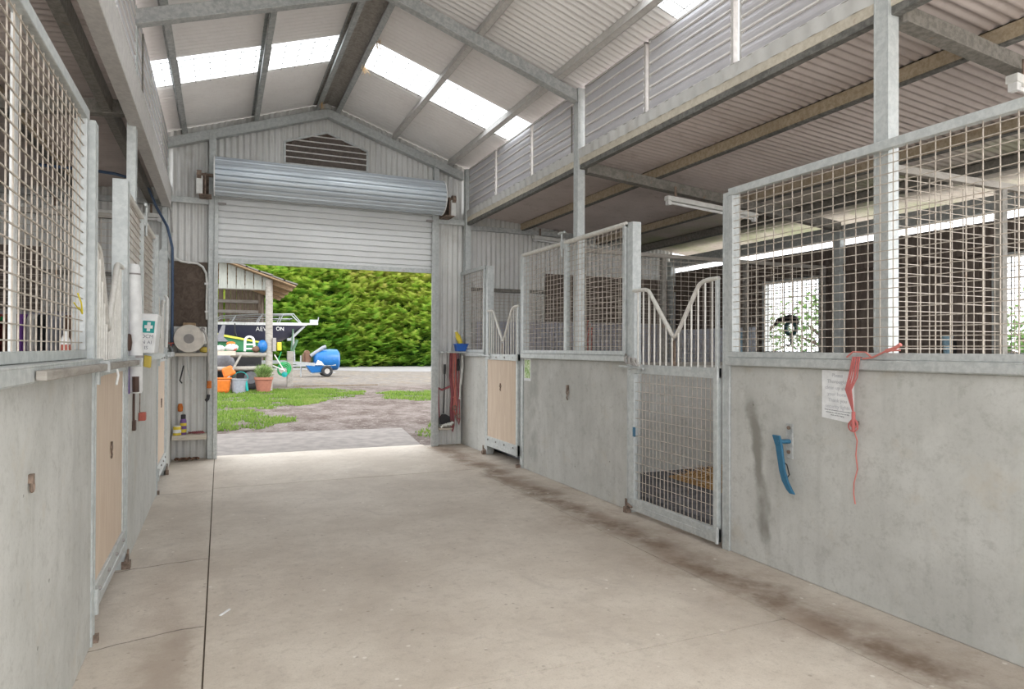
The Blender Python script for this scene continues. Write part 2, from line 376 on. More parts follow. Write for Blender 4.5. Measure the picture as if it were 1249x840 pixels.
vs = []; fs = []
X0, X1, Y0, Y1 = -60, 80, 9.41, 110
mb.add([(X0, Y0, -.045), (X1, Y0, -.045), (X1, Y1, -.045), (X0, Y1, -.045)], [(0, 1, 2, 3)])
struct(mb.build('ground', 'ground'), 'brown dirt and gravel yard outside the shed', 'ground')
mb = MB(); mb.box(7.16, 60, -3.0, 9.41, -.06, -.045); mb.box(-40, 60, -40, -3.0, -.06, -.045); mb.box(-40, -4.45, -3.0, 9.41, -.06, -.045)  # added ground, mostly out of view, pale so it throws light up indoors
struct(mb.build('ground', 'bounce_ground'), 'pale ground beside and behind the shed, added to bounce light up indoors', 'ground')
mb = MB(); mb.prism([(-30, 52.5), (-30, 45.5), (5, 45.5), (9, 41), (16, 38), (40, 38), (40, 52.5)], 'z', -.045, -.03)
struct(mb.build('gravel_road', 'road'), 'pale gravel track running below the green hedge', 'road')

# ------------------------------------------------------------------ setting: concrete stall fronts
YSEG = [(-1.6, 3.63), (4.90, 7.08), (8.28, 9.25)]
names = {1: ['pale concrete stall front carrying the white notice and blue strap', 'pale concrete stall front between the plywood door and the mesh door', 'short whitish concrete panel beside the hanging red halters'],
         -1: ['pale concrete stall front with a long grey bar on its cap', 'bluish concrete stall front below the first aid box', 'short concrete panel by the hose reel corner']}
for s in (1, -1):
    for (a, b), lb in zip(YSEG, names[s]):
        mb = MB(); mb.box(mirror(XR, s), mirror(XR + .12, s), a, b, 0, 1.288)
        struct(mb.build('wall_right' if s > 0 else 'wall_left', 'concrete', bevel=.006), lb, 'wall')
# stall partitions (concrete below) and outer walls
for s in (1, -1):
    for yc in (6.0, 2.56):
        mb = MB(); mb.box(mirror(3.38, s), mirror(7.0, s), yc - .06, yc + .06, 0, 1.22)
        struct(mb.build('wall_partition', 'concrete'), 'concrete partition between two stalls on the %s side, %s the middle column' % (SIDE[s], 'beside' if yc > 5 else 'nearer than'), 'wall')
def outer_wall(s):
    # timber boarded outer wall, with a hatch opening in each bay on the notice side
    mb = MB(); x0, x1 = mirror(7.0, s), mirror(7.06, s)
    holes = [(3.13, 4.09), (6.17, 7.13)] if s > 0 else []
    y = 2.3
    while y < 9.2:
        y1 = min(y + .146, 9.25)
        cuts = [h for h in holes if y1 > h[0] and y < h[1]]
        if not cuts: mb.box(x0, x1, y, y1, .0, 2.685)
        else:
            h = cuts[0]
            mb.box(x0, x1, y, y1, 0, 1.37); mb.box(x0, x1, y, y1, 2.32, 2.685)
            if y < h[0]: mb.box(x0, x1, y, h[0], 1.37, 2.32)
            if y1 > h[1]: mb.box(x0, x1, h[1], y1, 1.37, 2.32)
        y += .15
    struct(mb.build('wall_outer', 'wood_brown'), 'dark brown boarded outer wall of the %s side stalls' % SIDE[s], 'wall')
    for z in (1.1, 2.0 if s < 0 else 2.36):
        m2 = MB(); m2.box(mirror(6.93, s), mirror(6.998, s), 2.3, 9.2, z, z + .09)
        struct(m2.build('trim_rail', 'wood_brown'), 'brown timber rail along the outer wall of the %s side, %s' % (SIDE[s], 'low' if z < 1.5 else 'high'), 'rail')
    for yc in (2.47, 5.84, 9.15):
        m2 = MB(); m2.box(mirror(6.88, s), mirror(6.98, s), yc - .05, yc + .05, 0, 2.86)
        struct(m2.build('column', 'steel_post', bevel=.008), 'galvanised outer wall column of the %s side stalls' % SIDE[s], 'column', 'outer wall columns, %s side' % SIDE[s])
    m2 = MB(); m2.box(mirror(6.93, s), mirror(7.06, s), -1, 9.2, 2.765, 2.92)
    struct(m2.build('eave_beam', 'steel_dull'), 'eave beam above the daylight gap on the %s side' % SIDE[s], 'beam')
outer_wall(1); outer_wall(-1)
# pale lining sheet low on the far stall walls
for s in (1, -1):
    mb = MB(); corr(mb, (mirror(6.92, s), 7.2, .1), (0, 2.0, 0), (0, 0, 1.62), (1, 0, 0), .076, .009)
    o = struct(mb.build('trim_lining', 'blue_sheet', sharp=180), 'pale bluish corrugated lining low on the outer wall of the far stall, %s side' % SIDE[s], 'lining')

for s in (1, -1):
    mb = MB(); corr(mb, (mirror(3.45, s), 9.19, .09), (mirror(6.88, s) - mirror(3.45, s), 0, 0), (0, 0, 1.72), (0, 1, 0), .076, .009)
    struct(mb.build('trim_lining', 'lavender_sheet', sharp=180), 'lavender grey corrugated lining low on the far wall of the %s side stall' % SIDE[s], 'lining')
    mb = MB(); x = 4.6
    while x < 6.85: mb.box(mirror(x, s), mirror(x + .142, s), 9.195, 9.215, 1.82, 2.56); x += .146
    struct(mb.build('trim_boards', 'wood_brown'), 'brown boards across the far wall above the lavender lining, %s side' % SIDE[s], 'boards')
    mb = MB(); x = 3.5
    while x < 6.88: mb.box(mirror(x, s), mirror(x + .005, s), 9.150, 9.155, 1.3, 2.2); x += .075
    for i in range(19): z = 1.3 + i * .05; mb.box(mirror(3.48, s), mirror(6.88, s), 9.145, 9.150, z, z + .005)
    tag(mb.build('guard_mesh', 'wire'), 'wire guard mesh over the far wall lining, %s side' % SIDE[s], 'mesh')

# ------------------------------------------------------------------ setting: far gable wall of upright corrugated sheet
def roofline(x): return 4.74 - .335 * abs(x - RX)
def leanline(x): 
    d = abs(x - 1.354) - 1.90
    return 3.40 - .09 * d
def gable():
    mb = MB(); pitch = .076; seg = 6; step = pitch / seg
    x0, x1 = -4.35, 7.06; k = int((x1 - x0) / step); y = YF + .012
    dl, dr, dh = -.06, 2.80, 3.42
    vl, vr, vb = .765, 1.855, 3.84
    def vtop(x): return min(4.13 + .345 * (x - vl), 4.13 + .345 * (vr - x))
    def top(x): return roofline(x) - .015 if -.62 < x < 3.33 else leanline(x)
    for i in range(k):
        a, b = x0 + i * step, x0 + (i + 1) * step; m = (a + b) / 2
        ya, yb = y + math.sin(2 * PI * a / pitch) * .013, y + math.sin(2 * PI * b / pitch) * .013
        iv = [(-.05, -.05, top(a), top(b))]
        if dl < m < dr: iv = [(dh, dh, top(a), top(b))]
        if vl < m < vr:
            iv = [(dh, dh, vb, vb), (vtop(a), vtop(b), top(a), top(b))]
        for za, zb, ta, tb in iv:
            mb.add([(a, ya, za), (b, yb, zb), (b, yb, tb), (a, ya, ta)], [(0, 1, 2, 3)], True)
    # weld neighbouring strips so the ribs shade smoothly
    o = mb.build('wall_far', 'wallsheet', sharp=180); 
    import bmesh
    bm = bmesh.new(); bm.from_mesh(o.data); bmesh.ops.remove_doubles(bm, verts=bm.verts, dist=1e-5); bmesh.ops.recalc_face_normals(bm, faces=bm.faces); bm.to_mesh(o.data); bm.free()
    struct(o, 'grey upright corrugated gable wall around the roller door', 'wall')
gable()

# frame members on the gable: struct pieces
def st(name, mbx, mat, label, cat, bevel=.004, group=None): return struct(mbx.build(name, mat, bevel=bevel), label, cat, group)
yg = YF - .002
for a, b, lb in [(-.60, -.14, 'hose reel'), (2.87, 3.28, 'halter')]:
    mb = MB(); mb.box(a, b, yg - .06, yg - .004, 3.21, 3.265); mb.box(a, b, yg - .075, yg - .06, 3.20, 3.275)
    st('girt', mb, 'steel', 'grey wall girt level with the drum, above the %s corner' % lb, 'girt')
for a, b, lb in [(-.145, -.066, 'hose reel'), (2.80, 2.872, 'halter')]:
    mb = MB(); mb.box(a, b, yg - .10, yg - .004, 0, roofline(a) - .14)
    mb.box((a if a > 1 else b - .015), (a + .015 if a > 1 else b), yg - .135, yg - .10, 0, 3.3)
    st('door_1_jamb' if 0 else 'trim_jamb', mb, 'steel', 'steel door jamb column on the %s side of the roller door' % lb, 'jamb')
# gable rafter
def rafter(y0, y1, mat, lab):
    mb = MB()
    for sgn in (1, -1):
        xe = RX + sgn * 1.93
        top = lambda x: 4.63 - .335 * abs(x - RX)
        p = [(RX, top(RX) - .125), (xe, top(xe) - .125), (xe, top(xe)), (RX, top(RX))]
        mb.prism(p, 'y', y0, y1)
        # lip of the lower flange
        mb.prism([(RX, top(RX) - .13), (xe, top(xe) - .13), (xe, top(xe) - .118), (RX, top(RX) - .118)], 'y', y0 - .03, y0)
    return st('rafter', mb, mat, lab, 'rafter', .004)
rafter(yg - .09, yg - .008, 'steel', 'galvanised rafter lying against the far gable sheet')
rafter(5.80, 5.87, 'steel_dull', 'spangled galvanised rafter crossing overhead at the middle columns')
rafter(2.44, 2.51, 'steel_dull', 'galvanised rafter overhead at the nearest tall column')
mb = MB(); mb.box(2.79, 2.86, yg - .12, yg - .10, 3.9, 4.0); 
# main purlins, two ridge ones and two each side
def rz(x): return 4.63 - .335 * abs(x - RX)
for x, lb, mt in [(1.205, 'first-aid side ridge purlin', 'steel_dull'), (1.415, 'notice side ridge purlin', 'steel_dull'), (2.185, 'middle purlin on the notice side slope', 'pale_beam'), (3.01, 'lowest purlin above the notice side louvres', 'pale_beam'),
                  (.435, 'middle purlin on the first-aid side slope', 'steel_dull'), (-.39, 'lowest purlin above the first-aid side louvres', 'steel_dull')]:
    sgn = 1 if x > RX else -1
    mb = MB(); nx, nz_ = sgn * .317, .948   # slope normal
    tx, tz = sgn * .948, -.317
    def q(a, b): return (x + tx * a + nx * b, rz(x) + tz * a + nz_ * b)
    sg = sgn if abs(x - RX) > .2 else -sgn
    for poly in ([q(-.004 , 0), q(.004, 0), q(.004, .10), q(-.004, .10)], [q(.0, 0), q(.055 * 1, 0), q(.055, .006), q(0, .006)], [q(.049, 0), q(.055, 0), q(.055, .022), q(.049, .022)], [q(0, .094), q(.055, .094), q(.055, .1), q(0, .1)]):
        mb.prism(poly, 'y', -1.3, YF - .01)
    st('purlin', mb, mt, lb + ' running the length of the roof', 'purlin', 0)
mb = MB(); mb.prism([(1.14, 4.665), (RX, 4.715), (1.48, 4.665), (1.48, 4.672), (RX, 4.722), (1.14, 4.672)], 'y', 0.6, YF - .012)
st('trim_ridge', mb, 'ridge_dust', 'dusty ridge cap lining between the two ridge purlins', 'ridge', 0)

# main roof sheets with translucent strips
SKY = [(3.72, 4.36), (7.12, 7.80)]
def roof_main(s):
    def pz(x): return 4.745 - .335 * abs(x - RX)
    xr, xe = RX, RX + s * 2.25
    al = Vector((xe - xr, 0, pz(xe) - pz(xr))); nrm = Vector((s * .317, 0, .948))
    segs = [(-1.3, 3.72), (4.36, 7.12), (7.80, 9.40)]
    mb = MB()
    for a, b in segs:
        corr(mb, (xr, a, pz(xr)), (0, b - a, 0), al, nrm)
    struct(mb.build('ceiling', 'roof', sharp=180), 'pale corrugated roof underside on the %s side of the ridge' % SIDE[s], 'roof')
    for i, (a, b) in enumerate(SKY):
        root = thing('skylight', (RX + s * 1.1, (a + b) / 2, pz(RX + s * 1.1)), 'bright translucent roof strip %s, %s side of the ridge' % ('over the roller door end' if i else 'nearer than the middle rafter', SIDE[s]), 'skylight', None, 'structure')
        mb = MB(); corr(mb, (xr, a - .02, pz(xr) + .012), (0, b - a + .04, 0), al, nrm); mb.build('translucent_sheet', 'skylight', root, sharp=180)
        mb = MB(); L = al.length; d = al.normalized()
        for k in range(1, int(L / .15)):
            p = Vector((xr, a + .005, pz(xr) - .018)) + d * (.15 * k); mb.beam(p, p + Vector((0, b - a - .01, 0)), .005, .005)
        k = a + .04
        while k < b:
            p = Vector((xr, k, pz(xr) - .016)); mb.beam(p, p + al * .97, .005, .005, (0, 1, 0)); k += .15
        mb.build('safety_mesh', 'steel_dark', root)
roof_main(1); roof_main(-1)

# lean-to roofs over the stalls
def lean(s):
    mb = MB(); x0, x1 = 3.31, 7.45
    def z(x): return 3.40 - .09 * (x - 3.25)
    a, b = Vector((mirror(x0, s), .6, z(x0))), Vector((mirror(x1, s), .6, z(x1)))
    corr(mb, a, (0, 8.75, 0), b - a, (s * .09, 0, 1), .076, .009)
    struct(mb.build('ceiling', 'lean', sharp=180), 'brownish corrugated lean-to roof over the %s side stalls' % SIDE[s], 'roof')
    for xp, mat, lb in [(4.19, 'brown_purlin', 'first'), (5.56, 'brown_purlin', 'second'), (6.34, 'steel_dark', 'third')]:
        m2 = MB(); zt = z(xp) - .008; xa, xb = mirror(xp, s), mirror(xp + .055, s)
        m2.box(xa, mirror(xp + .006, s), -1, 9.25, zt - .10, zt); m2.cur = 1; m2.box(xa, xb, -1, 9.25, zt - .112, zt - .10); m2.box(mirror(xp + .049, s), xb, -1, 9.25, zt - .10, zt - .08)
        m2.box(xa, xb, -1, 9.25, zt - .006, zt)
        st('purlin', m2, [mat, 'flange_dark'], 'dusty %s lean-to purlin out from the aisle, %s side' % (lb, SIDE[s]), 'purlin', 0)
    for yc, lb in [(2.46, 'nearest tall column'), (5.82, 'middle column')]:
        m2 = MB(); xa, xb = 3.36, 6.9
        zt = lambda x: z(x) - .115
        p = [(mirror(xa, s), zt(xa) - .11), (mirror(xb, s), zt(xb) - .11), (mirror(xb, s), zt(xb)), (mirror(xa, s), zt(xa))]
        m2.prism(p, 'y', yc - .03, yc + .03)
        m2.prism([(mirror(xa, s), zt(xa) - .115), (mirror(xb, s), zt(xb) - .115), (mirror(xb, s), zt(xb) - .108), (mirror(xa, s), zt(xa) - .108)], 'y', yc - .06, yc + .03)
        st('rafter', m2, 'steel_dark', 'dark lean-to rafter reaching out from the %s on the %s side' % (lb, SIDE[s]), 'rafter', 0)
    m2 = MB(); m2.box(mirror(3.36, s), mirror(6.95, s), yg - .06, yg - .004, 3.15, 3.215)
    st('girt', m2, 'steel_dull', 'wall girt under the lean-to roof on the far wall, %s side' % SIDE[s], 'girt', 0)
    m2 = MB(); m2.box(mirror(3.36, s), mirror(6.9, s), yg - .06, yg - .004, 2.25, 2.30)
    st('girt', m2, 'steel_dark', 'lower girt across the far stall wall, %s side' % SIDE[s], 'girt', 0)
lean(1); lean(-1)

# aisle columns and the eave beams / edge sheet between lean-to and louvres
for s in (1, -1):
    for yc, lb in [(2.50, 'tall galvanised column behind the notice-side mesh' if s > 0 else 'tall galvanised column behind the nearest mesh, first aid side'),
                   (5.83, 'galvanised column standing above the clamped mesh screen' if s > 0 else 'galvanised column rising behind the first aid box'),
                   (9.19, 'galvanised corner column by the red halters' if s > 0 else 'galvanised corner column by the hose reel')]:
        xc_ = 3.268 if s > 0 else 3.312; wd = .08 if s > 0 else .06; yc += (-.01 if yc < 3 else .04 if yc < 6 else 0) if s > 0 else (-.38 if yc < 3 else .03 if yc < 6 else 0)
        mb = MB(); mb.box(mirror(xc_, s), mirror(xc_ + wd, s), yc - .044, yc + .044, 0 if yc > 9 else 1.346, 4.02)
        mb.box(mirror(xc_ - .003, s), mirror(xc_, s), yc - .044, yc - .034, 1.4, 4.0); mb.box(mirror(xc_ - .003, s), mirror(xc_, s), yc + .034, yc + .044, 1.4, 4.0)
        st('column', mb, 'steel_post', lb, 'column', .006)
    mb = MB()
    if s > 0:
        mb.box(3.285, 3.30, -.2, 9.25, 3.245, 3.312);  mb.cur = 1; mb.box(3.289, 3.346, -.2, 9.25, 3.200, 3.246)
        st('eave_beam', mb, ['cream_beam', 'flange_dark'], 'cream dusty beam along the aisle edge of the lean-to, notice side', 'beam', .003)
        mb = MB(); corr(mb, (3.281, -.2, 3.308), (0, 9.45, 0), (-.006, 0, .092), (1, 0, 0), .152, .004)
        corr(mb, (3.275, -.2, 3.400), (0, 9.45, 0), (.05, 0, .006), (0, 0, 1), .152, .0035)
        struct(mb.build('trim_edge', 'wallsheet', sharp=180), 'wavy silver edge of roof sheet below the notice side louvres', 'edge')
    else:
        mb.box(mirror(3.30, s), mirror(3.262, s), -1, 9.0, 3.10, 3.34); mb.box(mirror(3.36, s), mirror(3.262, s), -1, 9.0, 3.09, 3.10)
        st('eave_beam', mb, 'pale_beam', 'pale deep beam along the aisle edge of the lean-to, first aid side', 'beam', .003)
        mb = MB(); mb.box(mirror(3.47, s), mirror(3.465, s), -1, 9.2, 3.16, 3.28); mb.box(mirror(3.53, s), mirror(3.465, s), -1, 9.2, 3.154, 3.16)
        st('purlin', mb, 'steel_dark', 'dark grimy purlin just behind the pale eave beam', 'purlin', 0)

# clerestory louvre panels
YL = [(1.36, 2.45), (2.55, 3.62), (3.68, 4.70), (4.74, 5.78), (5.88, 6.98), (7.03, 8.08), (8.13, 9.14)]
ordw = ['seventh', 'sixth', 'fifth', 'fourth', 'third', 'second', 'first']
for s in (1, -1):
    for (a, b), w in zip(YL, ordw):
        xc = 3.335; x0, x1 = mirror(xc - .02, s), mirror(xc + .03, s)
        root = thing('wall_louvre', (mirror(xc, s), (a + b) / 2, 3.40), '%s grey louvre panel from the far gable, high on the %s side' % (w, SIDE[s]), 'louvre', 'clerestory louvre panels on the %s side' % SIDE[s])
        mb = MB(); zb, zt = 3.40, 4.03
        for y in (a, b - .028): mb.box(x0, x1, y, y + .028, zb, zt)
        mb.box(x0, x1, a, b, zb, zb + .022); mb.box(x0, x1, a, b, zt - .02, zt)
        mb.build('frame', 'pale_beam', root, .003)
        mb = MB(); ed = MB(); k = 6; h = (zt - zb - .03) / k
        for i in range(k):
            z = zb + .018 + i * h; n = 6; prof = []
            for j in range(n + 1):   # each blade curves out and down like a lapped gutter profile
                t = j / n; prof.append((xc - .012 - .032 * math.sin(t * PI * .55) + .05 * t * t * .9, z + h * 1.05 * t))
            pr = [(mirror(x, s), zz) for x, zz in prof]; pr2 = [(mirror(x + .004, s), zz + .002) for x, zz in reversed(prof)]
            mb.prism(pr + pr2, 'y', a + .026, b - .026)
            ed.box(mirror(prof[0][0] - .016, s), mirror(prof[0][0] + .006, s), a + .026, b - .026, z - .005, z + .007)
        mb.build('slats', 'louvre', root); ed.build('slat_edges', 'louvre_edge', root)
mb = MB(); mb.box(-.612, -.598, 2.545, 2.59, 1.346, 3.1); st('post', mb, 'white_pole', 'thin pale post behind the nearest mesh, first aid side', 'post', .004)
# thin drop rods beside the middle columns
for s in (1, -1):
    xx = mirror(3.285, s); mb = MB(); mb.tube([(xx, 5.99, 3.88), (xx, 5.99, 3.40), (xx, 5.985, 3.375), (xx, 5.97, 3.365), (xx + s * .02, 5.88, 3.36)], .007, 8)
    tag(mb.build('louvre_rod', 'steel_dark'), 'thin dark crank rod hanging beside the middle column, %s side' % SIDE[s], 'rod')

# ------------------------------------------------------------------ gable vent
root = thing('gable_vent', (RX, YF - .03, 3.84), 'dark slatted house-shaped vent in the far gable', 'vent')
vl, vr, vb, ve, vt = .765, 1.855, 3.84, 4.13, 4.318
out = [(vl, vb), (vr, vb), (vr, ve), (RX, vt), (vl, ve)]
mb = MB()
for i in range(5):
    p, q = out[i], out[(i + 1) % 5]; mb.beam((p[0], yg - .016, p[1]), (q[0], yg - .016, q[1]), .026, .026, (0, 1, 0))
mb.build('frame', 'steel', root)
mb = MB()
for i in range(6):
    z = vb + .012 + i * .078; zt = z + .07
    def wid(zz): return (vl + max(0, (zz - ve) / .345), vr - max(0, (zz - ve) / .345)) if zz > ve else (vl, vr)
    l, r = wid(zt)
    if r - l < .08: break
    mb.prism([(yg - .028, zt + .012), (yg + .05, z - .03), (yg + .055, z - .03), (yg - .02, zt + .014)], 'x', l + .012, r - .012)
mb.build('slats', 'vent_slat', root)
mb = MB(); mb.prism([(vl - .08, vb - .06), (vr + .08, vb - .06), (vr + .08, ve + .06), (RX, vt + .09), (vl - .08, ve + .06)], 'y', yg + .058, yg + .066); mb.build('sky_blocker', 'board', root)  # added dark panel, keeps sky light from showing between the slats
mb = MB()
for i in range(6):
    z = vb + .012 + i * .078; zz = z + .07
    l, r = wid(zz)
    if r - l < .08: break
    mb.box(l + .012, r - .012, yg - .036, yg - .024, zz + .003, zz + .017)
mb.build('slat_edge', 'pale_beam', root)

# ------------------------------------------------------------------ roller door
root = thing('roller_door', (1.37, 9.1, 2.47), 'half raised silver roller door with its drum over the opening', 'roller door', None, 'thing')
mb = MB(); x0, x1 = -.055, 2.79; prof = []; z = 3.52
while z > 2.56:
    prof += [(9.205, z), (9.205, z - .058), (9.222, z - .066), (9.222, z - .072), (9.205, z - .080)]; z -= .08
prof.append((9.205, 2.53))
vs = [(x, y, zz) for (y, zz) in prof for x in (x0, x1)]; k = len(prof)
mb.add(vs, [(2 * i, 2 * i + 1, 2 * i + 3, 2 * i + 2) for i in range(k - 1)]); mb.build('curtain', 'door_sheet', root)
mb = MB(); mb.box(x0, x1, 9.185, 9.225, 2.475, 2.535); mb.box(x0, x1, 9.170, 9.185, 2.47, 2.482); mb.build('bottom_bar', 'steel', root, .004)
mb = MB(); n = 126; yc, zc, R = 8.98, 3.515, .238; xa, xb = -.075, 2.845
ring = []
for i in range(n):
    a = 2 * PI * i / n; ph = (i % 6); r = R - (.018 if ph in (0,) else .002 if ph in (1, 5) else 0); ring.append((yc + r * math.cos(a), zc + r * math.sin(a)))
vs = [(xa, *p) for p in ring] + [(xb, *p) for p in ring]
mb.add(vs, [(i, (i + 1) % n, n + (i + 1) % n, n + i) for i in range(n)], False)
mb.add([(xa, *p) for p in ring], [tuple(range(n))]); mb.add([(xb, *p) for p in ring], [tuple(range(n))]); dm = mb.build('drum', 'drum_sheet', root)
for x, sg in ((xa - .006, -1), (xb + .006, 1)):
    mb = MB(); mb.torus((x, yc, zc), R - .004, .009, 'x', 40, 6); mb.build('drum_ring', 'white_plastic', dm)
    mb = MB(); mb.tube([(x, yc, zc), (x + sg * .20, yc, zc)], .022, 10); mb.lathe([(.055, 0), (.055, .05)], (x + sg * .17 - .025, yc, zc), 'x', 14)
    mb.build('axle', 'rust', dm)
    mb = MB(); xk = x + sg * .10
    mb.box(xk - .008, xk + .008, yc - .05, yg - .02, 3.27, 3.53); mb.box(xk - .05, xk + .05, yg - .03, yg - .012, 3.25, 3.6); mb.box(xk - .07 * 1, xk + .07, yc - .05, yg - .02, 3.262, 3.275)
    bk = mb.build('bracket', ['rust'], root)
    mb = MB(); mb.box(xk + sg * .03, xk + sg * .10, yc - .02, yc + .02, 3.28, 3.50); mb.build('bracket_plate', 'white_paint', bk)
for x in (-.062, 2.79):
    mb = MB(); mb.box(x - .012 if x < 0 else x, x if x < 0 else x + .012, 9.16, 9.25, 0, 3.3); mb.box(x - .012 if x < 0 else x - .03, x + .03 if x < 0 else x + .012, 9.148, 9.16, 0, 3.3); mb.build('guide', 'steel', root)
    mb = MB(); xs = x + (.02 if x < 0 else -.12); mb.box(xs, xs + .10, 9.13, 9.15, 3.20, 3.225); mb.build('stop_clip', 'grey_mid', root)

# ------------------------------------------------------------------ stall front fittings
def wire_mesh(x, y0, y1, z0, z1, dy, dz, w=.0052, s=1):
    mb = MB(); xx = mirror(x, s)
    k = max(1, round((y1 - y0) / dy))
    for i in range(1, k):
        y = y0 + (y1 - y0) * i / k; j = random.uniform(-.002, .002); mb.box(xx - w / 2, xx + w / 2, y - w / 2 + j, y + w / 2 + j, z0, z1)
    k = max(1, round((z1 - z0) / dz))
    for i in range(1, k):
        z = z0 + (z1 - z0) * i / k; j = random.uniform(-.002, .002); mb.box(xx - w / 2 - w * s, xx + w / 2 - w * s, y0, y1, z - w / 2 + j, z + w / 2 + j)
    return mb
def cap(s, a, b, lb):
    mb = MB(); mb.box(mirror(3.21, s), mirror(3.395, s), a, b, 1.337, 1.345); mb.box(mirror(3.21, s), mirror(3.218, s), a, b, 1.294, 1.338)
    mb.box(mirror(3.218, s), mirror(3.392, s), a, b, 1.289, 1.337)
    st('trim_cap', mb, 'steel', lb, 'cap rail', .003)
capn = {1: ['galvanised cap rail on the notice panel', 'galvanised cap rail under the clamped mesh screen', 'short galvanised cap rail beside the blue tub'],
        -1: ['galvanised cap rail under the nearest mesh, first aid side', 'galvanised cap rail behind the first aid box', 'short galvanised cap rail by the hose reel']}
scrn = {1: ['long wire mesh screen above the notice panel', 'wire mesh screen with a clamp on top, above the middle concrete panel', 'narrow wire mesh screen by the far wall, above the blue tub'],
        -1: ['large wire mesh screen nearest on the first aid side', 'wire mesh screen behind the first aid box', 'narrow wire mesh screen by the hose reel']}
for s in (1, -1):
    so = 0 if s > 0 else .053
    for i, (a, b) in enumerate(YSEG):
        cap(s, a, b - (.0 if i < 2 else .02), capn[s][i])
        a2, b2 = a + (.0 if i == 0 else .01), b - .01
        root = thing('mesh_screen', (mirror(3.24 + so, s), (a2 + b2) / 2, 1.345), scrn[s][i], 'screen', 'wire mesh screens on the stall fronts')
        zt = 2.49 if s > 0 else (2.475, 2.43, 2.475)[i]
        mb = MB(); t = .04
        mb.box(mirror(3.222 + so, s), mirror(3.262 + so, s), a2, b2, 1.347, 1.385)
        mb.box(mirror(3.222 + so, s), mirror(3.262 + so, s), a2, a2 + t, 1.385, zt); mb.box(mirror(3.222 + so, s), mirror(3.262 + so, s), b2 - t, b2, 1.385, zt)
        mb.build('frame', 'steel', root, .004)
        mb = MB()
        if i == 1: mb.tube([(mirror(3.24 + so, s), a2, zt), (mirror(3.24 + so, s), b2, zt)], .024, 12)
        else: mb.box(mirror(3.218 + so, s), mirror(3.264 + so, s), a2, b2, zt - .025, zt + .025)
        mb.build('top_rail', 'pipe' if i == 1 else 'steel_post', root, .004)
        wire_mesh(3.240 + so, a2 + .02, b2 - .02, 1.37, zt, .075, .05, .0044, s).build('wire_mesh', 'wire', root)
        if i == 1:
            mb = MB(); mb.box(mirror(3.215 + so, s), mirror(3.262 + so, s), 5.97, 6.02, 1.385, zt - .02); mb.build('mid_post', 'steel_post', root, .004)
            mb = MB(); mb.tube([(mirror(3.205 + so, s), 6.05, zt - .14), (mirror(3.205 + so, s), 6.05, zt + .10)], .010, 8); mb.tube([(mirror(3.205 + so, s), 5.99, zt + .10), (mirror(3.205 + so, s), 6.12, zt + .10)], .013, 8)
            mb.box(mirror(3.198 + so, s), mirror(3.24 + so, s), 6.03, 6.07, zt - .06, zt + .02); mb.build('clamp', 'steel', root)
    # door posts
    pn = {1: [('galvanised post on the hinge side of the mesh door', 3.63, 3.70), ('galvanised post on the latch side of the mesh door', 4.82, 4.90), ('galvanised post between the green notice and the plywood door', 7.08, 7.155), ('galvanised post on the far side of the plywood door, notice side', 8.205, 8.28)],
          -1: [('galvanised post beside the nearest mesh, first aid side', 3.63, 3.70), ('galvanised post the white banner hangs on', 4.82, 4.90), ('galvanised post just past the first aid box', 7.08, 7.155), ('galvanised post nearest the hose reel corner', 8.205, 8.28)]}
    for k, (lb, a, b) in enumerate(pn[s]):
        xw = .085
        xa = 3.245 if s > 0 else 3.25
        mb = MB(); mb.box(mirror(xa, s), mirror(xa + xw, s), a, b, 0, 2.50 if s > 0 else 2.46); mb.box(mirror(xa - .003, s), mirror(xa, s), a, a + .012, 0, 2.455); mb.box(mirror(xa - .003, s), mirror(xa, s), b - .012, b, 0, 2.455)
        st('post', mb, 'steel_post', lb, 'post', .005)

